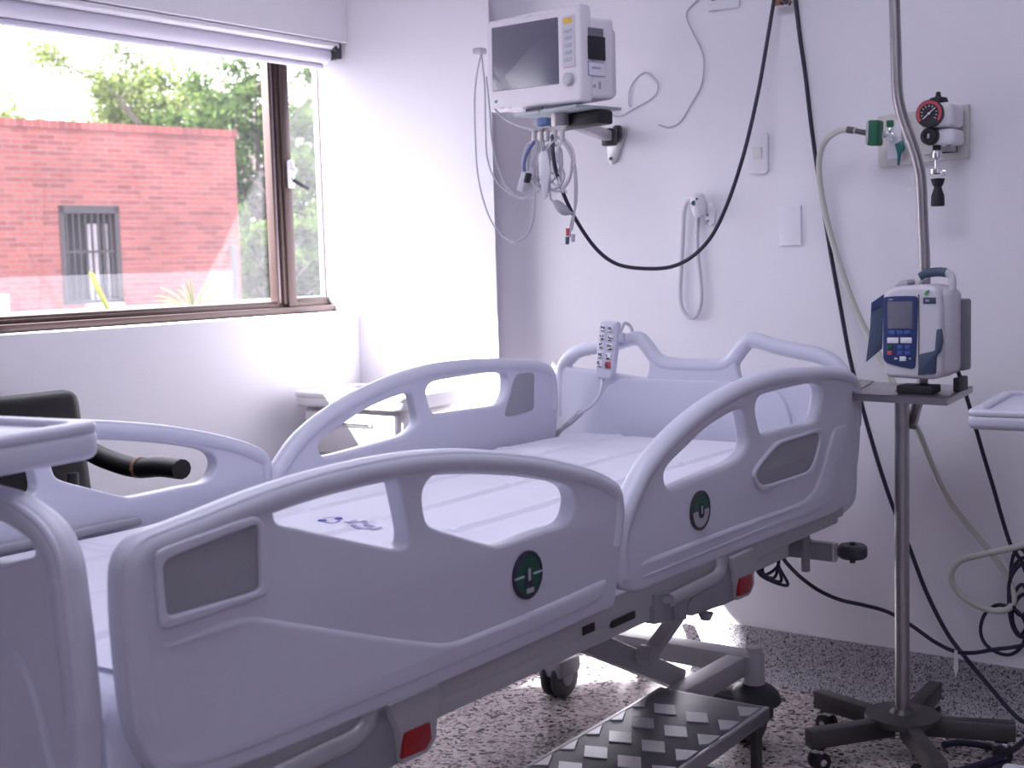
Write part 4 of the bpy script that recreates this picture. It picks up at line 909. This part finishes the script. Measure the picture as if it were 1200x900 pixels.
# right-hand side: printer slot and label
Msd = axes(PM+mu_*(xr_+.0005), mb_, (0, 0, 1), mu_)
def LS(px, py): p = onP(px, py, PM+mu_*xr_, mu_)-PM; return p.dot(mb_), p.z
def sbox(name, x0, y0, x1, y1, m, th=.003, par=None, bev=.0008):
    a, c = LS(x0, y1), LS(x1, y0); b = MB(Msd); b.bx((a[0], a[1], -.001), (c[0], c[1], th), bev); return obj(name, b, m, par or mo)
sbox('module_strip', 689, 34, 706, 42, lcd_m); sbox('printer_slot', 689, 44, 708, 69, dark_m, .004)
lb = sbox('side_label', 689, 73, 708, 88.5, printg_m, .0012, None, 0); sbox('label_face', 690.2, 75, 708, 87.5, monw_m, .0018, lb, 0); sbox('label_line', 693, 79, 703, 80.5, printg_m, .0024, lb, 0)
sbox('side_mark', 695, 99, 698, 102.5, lgrey_m, .001, None, 0); sbox('side_mark', 702, 96, 704, 104, lgrey_m, .001, None, 0)
# shelf, arm and wall plate (all one bracket)
MW = onY(722, 170, YB)
br = thing('monitor_wall_bracket', 'grey metal wall arm with a tray carrying the patient monitor', 'wall bracket', (MW.x, YB, MW.z))
b = MB(MMo); sx0, sx1 = LM(606, 125)[0], xr_-.006
b.bx((sx0, -.012, zb_m-.014), (sx1, .15, zb_m-.006), .002); b.bx((sx0+.0, -.014, zb_m-.014), (LM(636, 125)[0], -.008, zb_m-.004), .001); obj('tray', b, mat('bracket_grey', (.34, .38, .41), .45, metal=.3), br)
b = MB(MMo); b.bx((LM(621, 120)[0], -.016, zb_m-.006), (LM(641, 120)[0], -.012, zb_m+.001)); obj('tray_clip', b, ink_m, br)
pa = PM+mu_*LM(640, 140)[0]+mb_*.05; pa.z = onP(640, 141, pa, mb_).z
pb = onY(714, 160, YB-.06)
armm = mat('arm_metal', (.50, .48, .50), .4, metal=.5)
b = MB(); b.bar(pa, pb, .03, .030, (0, 0, 1), .006); b.cyl(pa-V((0, 0, .022)), (pa.x, pa.y, PM.z+zb_m-.012), .024); obj('arm', b, armm, br)
b = MB(); b.cyl(pb-V((0, 0, .026)), pb+V((0, 0, .022)), .022, seg=24, bev=.003); b.bar(pb, (MW.x, YB-.012, pb.z), .03, .03, (0, 0, 1), .004); obj('pivot', b, dkgrey_m, br)
b = MB(); wp = [onY(x, y, YB) for x, y in ((721, 150), (729, 148.5), (735, 151), (735.5, 157), (724, 190), (719, 193), (714, 190), (712.5, 170))]; b.prism([(p.x, YB-.001, p.z) for p in wp], (0, -.008, 0), .002); wpl = obj('wall_plate', b, armm, br)
b = MB(); q = onY(728, 155, YB); b.box((q.x, YB-.02, q.z), (.022, .02, .036), None, .005); b.cyl((q.x, YB-.02, q.z+.01), (q.x, YB-.034, q.z+.01), .005); q2 = onY(718, 186, YB); b.cyl((q2.x, YB-.008, q2.z), (q2.x, YB-.012, q2.z), .005); obj('screw_block', b, dkgrey_m, wpl)
# power adapter strapped under the tray
pd = PM+mb_*.09; pl = onP(652, 134, pd, mb_); pr = onP(710, 141, pd, mb_)
b = MB(); b.bar((pl.x, pl.y, PM.z+zb_m-.034), (pr.x, pr.y, PM.z+zb_m-.034), .055, .036, (0, 0, 1), .006)
obj('strapped_adapter', b, dark_m, br, label='black power adapter under the tray')
# hooks with the hanging leads
def wire(b, pxs, Y, r, n=7, seg=7):
    P = []
    for i, q in enumerate(pxs):
        t = i/max(1, len(pxs)-1); y = q[2] if len(q) > 2 else (Y if not isinstance(Y, tuple) else Y[0]+(Y[1]-Y[0])*t); P.append(onY(q[0], q[1], y))
    return b.tube(P, r, n, seg)
b = MB()
for x in (626, 634, 641, 650, 659):
    p = onY(x, 152, YM-.0); q = onY(x, 166, YM); b.box((p+q)/2, (.012, .008, (p-q).length), None, .002)
b.bar(onY(622, 153, YM+.006), onY(663, 151, YM+.006), .01, .012); hk = obj('lead_hooks', b, armm, br)
b = MB(); p = onY(637, 143, YM-.004); b.box(p, (.032, .02, .022), None, .004); obj('lead_plug', b, mat('plug_blue', (.10, .16, .34), .5), br)

LG, LT = lgrey_m, mat('pale_cable', (.55, .54, .60), .5)
lt = thing('monitor_leads', 'bundle of grey sensor leads looped on the hooks beneath the patient monitor', 'cables', onY(645, 200, YM))
def lead(name, pxs, r=.0023, m=LG, Y=None, label=None):
    b = MB(); wire(b, pxs, YM-.006 if Y is None else Y, r); return obj(name, b, m, lt, label=label)
lead('lead', [(566, 58, 2.95), (561, 75, 2.93), (556.5, 110, 2.90), (557, 160, 2.87), (560, 205), (568, 240), (580, 266), (598, 282), (614, 279), (624, 262), (627, 235), (626, 205), (630, 170)])
lead('lead', [(564, 62, 2.95), (568, 100, 2.90), (569, 150), (571, 185), (580, 210), (597, 227), (615, 232), (632, 223), (641, 205), (643, 168)])
lead('lead', [(570, 90, 2.90), (574, 130, 2.86), (576, 160), (583, 195), (595, 220), (608, 231), (622, 229), (640, 219), (655, 200), (655, 168)])
lead('lead', [(580, 128), (590, 138), (605, 146), (620, 151), (636, 152)], .003)
for i, (cx, cy, rx_, ry_) in enumerate([(624, 186, 11, 20), (628, 190, 9, 26), (633, 192, 8, 24), (656, 190, 17, 26), (650, 192, 22, 30), (648, 186, 12, 18), (640, 200, 18, 26), (645, 205, 15, 20)]):
    b = MB(); rs = random.Random(i)
    P = [onY(cx+rx_*math.cos(a)*(1+.12*math.sin(3*a+i)), cy+ry_*math.sin(a)*(1+.1*math.cos(2*a+i)), YM-.012+.02*rs.random()) for a in [k*2*math.pi/9 for k in range(9)]]
    b.tube(P, .0028 if i % 2 else .0034, 5, 7, True); obj('looped_lead', b, LG if i % 3 else LT, lt)
lead('lead', [(659, 166), (668, 180), (673, 200), (674, 225), (673, 250), (670, 270)], .0030)
lead('lead', [(661, 166), (672, 185), (676, 215), (675, 240), (669, 262), (668, 278)], .0026)
lead('lead', [(645, 168), (644, 200), (645, 232), (650, 238)], .0030)
for x0, dx in ((612, 0), (618, 3), (640, -2), (636, 4)): lead('lead', [(x0+18, 166), (x0+14+dx, 180), (x0+10+dx, 196), (x0+16+dx, 212), (x0+24, 226)], .0026, LT)
b = MB(); P = [onY(x, y, YM-.01) for x, y in ((626, 166), (618, 178), (614, 192), (615, 206))]; b.tube(P, .0048, 6, 9); obj('lead', b, mat('lead_bluegrey', (.14, .17, .34), .5), lt, label='blue-grey lead')
b = MB(); b.bar(onY(617, 202, YM-.012), onY(611, 224, YM-.012), .022, .020, (0, 1, 0), .004); cn = obj('connector', b, LT, lt)
b = MB(); b.bar(onY(620, 203, YM-.026), onY(617, 214, YM-.026), .010, .018, (0, 1, 0), .002); obj('connector_cap', b, dark_m, cn)
b = MB(); P = [onY(x, y, YM-.01) for x, y in ((649, 236), (654, 240), (660, 246), (666, 249), (672, 250))]; b.tube(P, lambda t: .004+.010*math.sin(math.pi*min(1, t*1.15)) if t < .86 else .003, 5, 10); obj('sensor_block', b, mat('sensor_grey', (.30, .30, .34), .6), lt)
for x, y, m in ((665.5, 272, redp_m), (665, 282, navy_m), (671.5, 279, LG)):
    b = MB(); b.cyl(onY(x, y-4.5, YM-.008), onY(x-.3, y+4.5, YM-.008), .0058, .005, 10); obj('electrode_clip', b, m, lt)
b = MB(); b.prism([onY(x, y, YM-.02) for x, y in ((632, 178), (641, 176), (645, 200), (640, 232), (637, 234), (631, 205))], (0, .006, 0), .002); obj('folded_lead', b, mat('clear_bag', (.62, .62, .68), .3), lt)
p = onY(562, 60, 2.95); b = MB(); b.box(p, (.03, .03, .016), None, .004); obj('side_connector', b, LG, lt)

# ------------------------------------------------------------------ wall fittings
def wplate(x0, y0, x1, y1, d=.008):
    a, c = onY(x0, (y0+y1)/2, YB), onY(x1, (y0+y1)/2, YB); z0, z1 = onY((x0+x1)/2, y1, YB).z, onY((x0+x1)/2, y0, YB).z
    return a.x, c.x, z0, z1
def MYW(y): return axes((0, y, 0), (1, 0, 0), (0, 0, 1), (0, -1, 0))
x0, x1, z0, z1 = wplate(877.5, 155.5, 902, 204)
sw = thing('light_switch', 'white rocker light switch plate on the wall left of the gas outlets', 'light switch', ((x0+x1)/2, YB, z0))
b = MB(); b.mesh(plate(rrect(x0, z0, x1, z1, .012), [], MYW(YB-.006), .012, .004)); obj('plate', b, white_m, sw)
cx, cz = (x0+x1)/2, (z0+z1)/2; b = MB(); b.box((cx, YB-.012, cz), (.028, .008, .030), Matrix.Rotation(.12, 3, 'X'), .002); obj('rocker', b, cream_m, sw)
x0, x1, z0, z1 = wplate(914.5, 241, 940, 288)
b = MB(); b.mesh(plate(rrect(x0, z0, x1, z1, .003), [], MYW(YB-.004), .008, .002)); b.cyl(((x0+x1)/2, YB-.008, z1-.012), ((x0+x1)/2, YB-.009, z1-.012), .003); b.cyl(((x0+x1)/2, YB-.008, z0+.012), ((x0+x1)/2, YB-.009, z0+.012), .003)
single('blank_plate', b, wall_m, 'blank white cover plate low on the wall beside the black cable', 'wall plate', ((x0+x1)/2, YB, z0))
x0, x1, z0, z1 = wplate(831, -20, 868, 11)
ot = thing('wall_socket', 'white wall socket at the top edge of the view', 'socket', ((x0+x1)/2, YB, z0))
b = MB(); b.mesh(plate(rrect(x0, z0, x1, z1, .006), [], MYW(YB-.005), .010, .003)); obj('plate', b, white_m, ot)
b = MB(); p = onY(839, 0, YB); b.box((p.x, YB-.012, p.z+.001), (.014, .006, .007), None, .001); obj('socket_hole', b, dark_m, ot)
# thin pale cables on the wall
cordm = mat('thin_cable_grey', (.50, .48, .54), .6)
b = MB(); wire(b, [(832, -12), (818, 0), (806, 12), (805, 22), (812, 38), (822, 58), (825, 75), (822, 100), (810, 122), (798, 142), (785, 149), (772, 146)], YB-.004, .0022)
single('thin_cable', b, cordm, 'thin pale cable curving down the wall from the top socket', 'cable', onY(820, 60, YB))
b = MB(); wire(b, [(714, 128, YB-.02), (720, 136), (730, 135), (745, 126), (760, 118), (769, 110), (771, 98), (763, 88), (755, 85), (745, 93), (738, 105), (737, 122), (739, 125)], YB-.004, .0020)
single('thin_cable', b, cordm, 'thin pale cable in a loop on the wall right of the monitor', 'cable', onY(755, 110, YB))
# brown-labelled box whose lower edge shows at the top
x0, x1, z0, z1 = wplate(912, -40, 933, 8)
pt = thing('socket_box', 'small wall box with a brown label between the two black cables', 'socket box', ((x0+x1)/2, YB, z0))
b = MB(); b.bx((x0, YB-.035, z0), (x1, YB, z1), .004); obj('box', b, cream_m, pt)
b = MB(); b.bx((x0-.0005, YB-.0365, z0), (x1+.0005, YB-.0345, z0+.055)); lb = obj('brown_label', b, brown_m, pt)
b = MB()
for px, py, w, h in ((916, 4, 5, 3.5), (922, 2, 3, 6), (926, 4, 2.5, 5), (919, 0, 4, 3)): p = onY(px, py, YB-.037); b.box(p, (w*.0023, .001, h*.0023), Matrix.Rotation(.5, 3, 'Y'))
obj('label_mark', b, ink_m, lb)
# black cables
b = MB(); wire(b, [(914, -40, YB-.02), (911, -18, YB-.03), (907, 0, YB-.035), (899, 48, YB-.05), (888, 110, YB-.08), (873, 175, YB-.11), (855, 232, YB-.14), (835, 275, YB-.17), (812, 300, YB-.20), (785, 313, YB-.24), (750, 314.5, YB-.29), (722, 309, YB-.33), (700, 293, YB-.37), (680, 266, YB-.41), (664, 236, YB-.44), (653, 205, YB-.455), (648, 180, YB-.46), (648, 158, YB-.45)], 0, .0052, 7, 9)
single('black_cable', b, cable_m, 'black cable swagged from the top of the wall to the monitor', 'cable', onY(785, 313, YB-.24))
b = MB(); wire(b, [(931, -40, YB-.015), (932, -5, YB-.012), (937, 40, YB-.012), (944, 90, YB-.012), (951, 150, YB-.012), (958, 200, YB-.012), (966, 250, YB-.012), (974, 300, YB-.012), (984, 355, YB-.015), (996, 420, YB-.02), (1010, 475, YB-.025), (1027, 535, YB-.03), (1045, 590, YB-.04), (1065, 640, YB-.045), (1086, 695, YB-.05), (1110, 742, YB-.06), (1135, 775, YB-.08), (1160, 805, YB-.10), (1184, 833, YB-.12), (1200, 846, YB-.14), (1222, 852, YB-.15), (1250, 856, YB-.15)], 0, .0056, 7, 9)
single('black_cable', b, cable_m, 'long black cable hanging down the wall behind the drip stand to the floor', 'cable', onY(996, 420, YB))
b = MB(); wire(b, [(896, 648, 2.90), (905, 646, 2.93), (914, 650, 2.97), (922, 660, 3.02), (938, 676, 3.10), (960, 692, 3.17), (985, 703, 3.20), (1012, 709, 3.21), (1040, 717, 3.21), (1068, 733, 3.20), (1095, 752, 3.19), (1118, 763, 3.19), (1140, 765, 3.19), (1165, 761, 3.19), (1190, 758, 3.19), (1215, 752, 3.19)], 0, .0052, 7, 9)
single('bed_power_cable', b, cable_m, 'black power cable running from under the bed head along the wall', 'cable', onY(1012, 709, 3.21))
b = MB(); p = onY(1121, 770, 3.185); b.prism([onY(x, y, 3.183) for x, y in ((1118.5, 762), (1122, 762), (1123.5, 783), (1120, 794), (1117.5, 783))], (0, -.0015, 0)); 
single('cable_tag', b, tag_m, 'small white paper tag hanging on the black cable near the baseboard', 'tag', p)
b = MB(); wire(b, [(1116, 405, 2.97), (1119, 425, 3.0), (1128, 450, 3.06), (1140, 490, 3.12), (1153, 535, 3.16), (1165, 575, 3.19), (1175, 610, 3.2), (1185, 640, 3.2), (1198, 660, 3.2), (1208, 690, 3.2)], 0, .005, 7, 9)
single('pump_power_cable', b, cable_m, 'black cable hanging from behind the infusion pump toward the coil', 'cable', onY(1153, 535, 3.16))
ck = thing('coiled_cable', 'tangle of coiled black cable hanging low on the wall at the right edge', 'cable', onY(1185, 710, 3.22))
for i, (cx, cy, rx_, ry_, dy) in enumerate([(1176, 738, 27, 29, 0), (1196, 682, 12, 42, .012), (1200, 700, 18, 50, .024), (1196, 715, 10, 30, .0), (1204, 690, 22, 30, .03), (1202, 722, 16, 24, .015)]):
    b = MB(); P = [onY(cx+rx_*math.cos(a), cy+ry_*math.sin(a)*(1+.08*math.sin(2*a+i)), 3.225-dy) for a in [k*2*math.pi/10 for k in range(10)]]; b.tube(P, .0046, 5, 8, True); obj('loop', b, cable_m, ck)
b = MB()
P = [onZ(x, y, .008) for x, y in ((1105, 873), (1125, 870), (1150, 873), (1172, 879), (1182, 886), (1172, 896), (1145, 902), (1115, 906), (1085, 906), (1070, 900))]; b.tube(P, .0075, 6, 9)
P2 = [onZ(x, y, .008) for x, y in ((1120, 912), (1160, 900), (1185, 888), (1205, 872), (1225, 855))]; b.tube([p+V((0, 0, .016)) for p in P2], .0075, 6, 9)
single('floor_cable', b, cable_m, 'thick black cable curled on the floor under the drip stand legs', 'cable', onZ(1150, 880, .0))
# oxygen hose
b = MB(); wire(b, [(1003, 153, 3.17), (993, 152, 3.17), (980, 155, 3.17), (968, 164, 3.18), (961, 180, 3.19), (960, 205, 3.2), (964, 235, 3.21), (972, 270, 3.22), (984, 310, 3.22), (996, 345, 3.22), (1010, 378, 3.22), (1028, 412, 3.21), (1046, 447, 3.2), (1062, 478, 3.2), (1078, 510, 3.2), (1092, 545, 3.2), (1110, 583, 3.21), (1132, 613, 3.21), (1155, 640, 3.21), (1172, 663, 3.21), (1184, 685, 3.205), (1188, 702, 3.2), (1182, 713, 3.195), (1168, 716, 3.19), (1148, 711, 3.185), (1128, 699, 3.18), (1116, 683, 3.175), (1116, 668, 3.17), (1126, 657, 3.17), (1145, 651, 3.17), (1170, 646, 3.17), (1195, 640, 3.17), (1225, 634, 3.17), (1262, 640, 3.17), (1290, 690, 3.17), (1300, 790, 3.17), (1305, 868, 3.17)], 0, .0078, 7, 10)
single('oxygen_hose', b, hose_m, 'pale grey oxygen hose arching from the green connector down behind the pump', 'hose', onY(984, 310, 3.2))

# gas outlet panel
g4 = [onY(x, y, YB) for x, y in ((1031, 134.5), (1137.5, 124.5), (1137, 187.5), (1032, 195))]
gp = thing('gas_outlet_panel', 'cream wall panel of medical gas outlets behind the drip stand pole', 'gas outlet panel', (sum(p.x for p in g4)/4, YB, g4[2].z))
gq = [(g4[3].x, (g4[3].z+g4[2].z)/2-.004), (g4[2].x, (g4[3].z+g4[2].z)/2+.004), (g4[1].x, (g4[0].z+g4[1].z)/2+.005), (g4[0].x, (g4[0].z+g4[1].z)/2-.005)]
b = MB(); b.mesh(plate(rquad(gq, .004), [], MYW(YB-.009), .018, .003)); obj('plate', b, panel_m, gp)
YP = YB-.02
def gb_(x0, y0, x1, y1, m, name, par, d=.012, bev=.002, y=None):
    yy = YP if y is None else y; a, c = onY(x0, y1, yy), onY(x1, y0, yy); b = MB(); b.bx((a.x, yy-d, a.z), (c.x, yy+.004, c.z), bev); return obj(name, b, m, par)
of = gb_(1041, 140, 1058, 187, white_m, 'oxygen_outlet', gp, .01)
gb_(1041, 141, 1049, 149.5, green_m, 'oxygen_mark', of, .016); gb_(1063.5, 141, 1066.5, 148, dark_m, 'key_slot', gp, .006, 0)
gb_(1045, 150, 1049, 168, chrome_m, 'valve_stem', of, .03, .004)
b = MB(); b.prism([onY(x, y, YP-.034) for x, y in ((1048, 169), (1057, 164), (1060, 174), (1055, 180), (1053, 194), (1051, 194), (1051, 180))], (0, .01, 0), .002); obj('release_lever', b, teal_m, of)
vf = gb_(1082, 132, 1121, 182, panel_m, 'vacuum_outlet', gp, .006)
b = MB()
P = [onY(x, y, YP-.008) for x, y in ((1121, 135), (1121.5, 178), (1104, 179))]; b.tube(P, .0022, 0, 6); obj('outlet_seam', b, ink_m, vf)
b = MB(); P = [onY(x, y, YP-.07) for x, y in ((1116, 153), (1114, 166), (1110, 173), (1104, 175))]; b.tube(P, .0048, 5, 8); obj('side_tube', b, bedgrey_m, vf)
# oxygen plug
YO = 3.17
op = thing('oxygen_connector', 'green oxygen connector plugged into the left gas outlet', 'connector', onY(1026, 160, YO))
b = MB(); p = onY(1025.5, 156, YO); b.box(p, (.030, .040, .062), Matrix.Rotation(.05, 3, 'Y'), .006, 3); obj('body', b, green_m, op)
b = MB(); p = onY(1019.5, 156, YO-.002); b.box(p, (.010, .036, .054), Matrix.Rotation(.05, 3, 'Y'), .003); obj('end_cap', b, lgrey_m, op)
b = MB(); b.cyl(onY(1032, 158, YO), onY(1042, 160, YP-.03), .010); b.cyl(onY(1042, 160, YP-.03), onY(1047, 160, YP-.005), .012); obj('nozzle', b, chrome_m, op)
b = MB(); b.cyl(onY(996, 152.5, YO), onY(1017, 156, YO), .0058, .0075, 14); b.cyl(onY(993, 152, YO), onY(1001, 153, YO), .0085); obj('hose_barb', b, darksteel_m, op)
# vacuum regulator
YV = 3.17
vr = thing('vacuum_regulator', 'white vacuum regulator with a red-ringed dial on the right gas outlet', 'regulator', onY(1098, 160, YV))
def gl_(px, py, Y, r, prof, m, name, par, ax=(0, -1, 0)): p = onY(px, py, Y); b = MB(); b.lathe(p, ax, prof, 28); return obj(name, b, m, par), p
a_, c_ = onY(1076.5, 151, YV), onY(1116, 118, YV)
b = MB(); b.bx((a_.x, YV, a_.z), (c_.x, YP-.006, c_.z), .014, 4); a2, c2 = onY(1079, 171, YV), onY(1117, 149, YV); b.bx((a2.x, YV+.008, a2.z), (c2.x, YP-.006, c2.z), .012, 4); obj('body', b, white_m, vr)
gd, p = gl_(1091, 133.5, YV+.001, 0, [(0, 0), (.0325, 0), (.0330, .012), (.0315, .014), (.0305, .012), (0, .012)], mat('gauge_face', (.035, .03, .04), .4), 'gauge', vr)
b = MB(); n_ = 30
for i in range(n_):
    a0 = math.radians(-38+256*i/n_); a1 = math.radians(-38+256*(i+1)/n_)
    q = lambda a, r: (p.x+r*math.cos(a), YV-.0125, p.z+r*math.sin(a)); b.prism([q(a0, .0235), q(a0, .0305), q(a1, .0305), q(a1, .0235)], (0, -.001, 0))
obj('red_scale', b, redp_m, gd)
b = MB()
for i in range(11):
    a = math.radians(-38+25.6*i); b.bar((p.x+.016*math.cos(a), YV-.013, p.z+.016*math.sin(a)), (p.x+.020*math.cos(a), YV-.013, p.z+.020*math.sin(a)), .0018, .001, (0, 1, 0))
b.bar((p.x-.012, YV-.0145, p.z-.010), (p.x+.015, YV-.0145, p.z+.0125), .0022, .0012, (0, 1, 0)); b.cyl((p.x, YV-.012, p.z), (p.x, YV-.0155, p.z), .003); obj('needle', b, white_m, gd)
kn, p = gl_(1091, 160, YV+.01, 0, [(0, 0), (.0215, 0), (.0205, .016), (.017, .019), (.010, .019), (.009, .015), (0, .015)], dark_m, 'knob', vr)
b = MB(); b.box((p.x, YV-.008, p.z), (.006, .004, .012), None, .001); obj('knob_mark', b, lgrey_m, kn)
p = onY(1099.5, 118, YV+.03); b = MB(); b.lathe(p-V((0, 0, .004)), (0, 0, 1), [(0, 0), (.024, 0), (.020, .010), (.008, .013), (.0055, .018), (.0055, .024), (0, .026)], 22); obj('selector_cap', b, dark_m, vr)
p = onY(1098, 176, YV+.03); q = onY(1100, 241, YV+.03); H_ = (p-q).length
b = MB(); pr_ = lambda f: p.lerp(q, f)
b.lathe(pr_(0)+V((0, 0, .006)), (0, 0, -1), [(.0, 0), (.010, 0), (.010, .012), (.013, .013), (.013, .024), (.010, .026), (.006, .03), (.006, .05), (.018, .052), (.018, .062), (.012, .064), (0, .064)], 20)
b.box(pr_(.42)+V((.018, -.008, 0)), (.014, .014, .014), None, .003); obj('fitting', b, chrome_m, vr)
b = MB(); b.box(onY(1098, 173, YV+.025), (.016, .02, .014), None, .003); obj('joint', b, dark_m, vr)
b = MB(); b.lathe(pr_(.50), (0, 0, -1), [(0, 0), (.017, .002), (.013, .016), (.009, .022), (.011, .03), (.0155, .042), (.0165, .066), (.014, .068), (0, .068)], 20); obj('trap', b, dark_m, vr)

# nurse call handset
nc = thing('nurse_call_handset', 'white nurse call handset in its wall holder with a hanging cord loop', 'call handset', onY(820, 240, YB))
b = MB(); q = [onY(x, y, YB-.012) for x, y in ((826, 240), (832, 236), (838, 246), (837, 262), (831, 265), (826, 258))]; b.prism(q, (0, .012, 0), .004); hl_ = obj('holder', b, white_m, nc)
b = MB(); b.cyl(onY(829, 252, YB-.012), onY(829, 252, YB-.016), .004); b.cyl(onY(829.5, 259, YB-.012), onY(829.5, 259, YB-.016), .004); obj('screw', b, bedgrey_m, hl_)
b = MB(); P = [onY(x, y, YB-.030) for x, y in ((817, 226), (818.5, 240), (820, 255))]; b.tube(P, lambda t: (.0225-.004*t)*(1-abs(2*t-1)**3.2)**.5+.0008, 9, 16, axis=(1, 0, 0), flat=1.0); hs_ = obj('handset', b, white_m, nc)
b = MB(); b.cyl(onY(813, 238, YB-.046), onY(813, 238, YB-.053), .007); b.cyl(onY(816.5, 233, YB-.048), onY(816.5, 233, YB-.054), .0035); obj('button', b, teal_m, hs_)
b = MB(); P = [onY(x, y, YB-.012) for x, y in ((813, 233), (805, 238), (801.5, 250), (800.5, 275), (798.5, 310), (797, 345), (800, 362), (808, 371.5), (816, 370), (821, 358), (822, 340), (820, 318), (818, 300), (817, 275), (818.5, 252))]; b.tube(P, .0058, 6, 8); obj('cord', b, LT, nc)

# ------------------------------------------------------------------ fill lamps added on the unseen ceiling to brighten the room, daylight
for i, (x, y) in enumerate(((-1.2, 1.5), (1.4, -1.4))):
    lf_ = thing('fill_lamp', ('added square fill lamp on the unseen ceiling nearest the bed', 'added square fill lamp on the unseen ceiling farther from the bed')[i], 'fill lamp', (x, y, 2.6), 'added fill lamps')
    b = MB(); b.bx((x-.64, y-.64, 2.56), (x+.64, y+.64, 2.6), .01); obj('housing', b, fwall_m, lf_)
    b = MB(); b.bx((x-.60, y-.60, 2.55), (x+.60, y+.60, 2.562), .004); obj('diffuser', b, MATS.get('fill_lamp_diffuser') or mat('fill_lamp_diffuser', (.9, .9, .9), .5, emit=((.82, .83, 1.0), 1.1)), lf_)
w = bpy.data.worlds.new('sky'); sc.world = w; w.use_nodes = True; nt = w.node_tree
bg = nt.nodes['Background']; sk = nt.nodes.new('ShaderNodeTexSky'); sk.sky_type = 'HOSEK_WILKIE'; sk.turbidity = 9; sk.ground_albedo = .4
SD = V((1, .97, -1.2)).normalized(); sk.sun_direction = (-SD)
hs = nt.nodes.new('ShaderNodeHueSaturation'); hs.inputs['Saturation'].default_value = .35; nt.links.new(sk.outputs[0], hs.inputs['Color'])
mxw = nt.nodes.new('ShaderNodeMixRGB'); mxw.inputs[0].default_value = .85; mxw.inputs[2].default_value = (.94, .94, 1.08, 1); nt.links.new(hs.outputs[0], mxw.inputs[1]); nt.links.new(mxw.outputs[0], bg.inputs[0]); bg.inputs['Strength'].default_value = 1.42
sl = bpy.data.lights.new('sun', 'SUN'); sl.energy = 11; sl.angle = math.radians(1.6); sl.color = (1, .97, .99); so = bpy.data.objects.new('sun', sl); COL.objects.link(so); so.rotation_euler = SD.to_track_quat('-Z', 'Y').to_euler(); so.location = (-8, -2, 9)
# sky portal at the window opening
pl_ = bpy.data.lights.new('window_portal', 'AREA'); pl_.shape = 'RECTANGLE'; pl_.size = YF-WY0; pl_.size_y = ZH-ZS; pl_.cycles.is_portal = True
po = bpy.data.objects.new('window_portal', pl_); COL.objects.link(po); po.matrix_world = axes((XG-.05, (YF+WY0)/2, (ZS+ZH)/2), (0, 1, 0), (0, 0, 1), (1, 0, 0)) @ Matrix.Rotation(math.pi, 4, 'Y')

vs = sc.view_settings; vs.view_transform = 'Standard'; vs.look = 'None'; vs.gamma = 1; vs.use_curve_mapping = False; vs.exposure = 2.17
sc.cycles.use_denoising = True; sc.cycles.max_bounces = 10; sc.cycles.diffuse_bounces = 7; sc.cycles.transparent_max_bounces = 12; sc.cycles.sample_clamp_indirect = 8
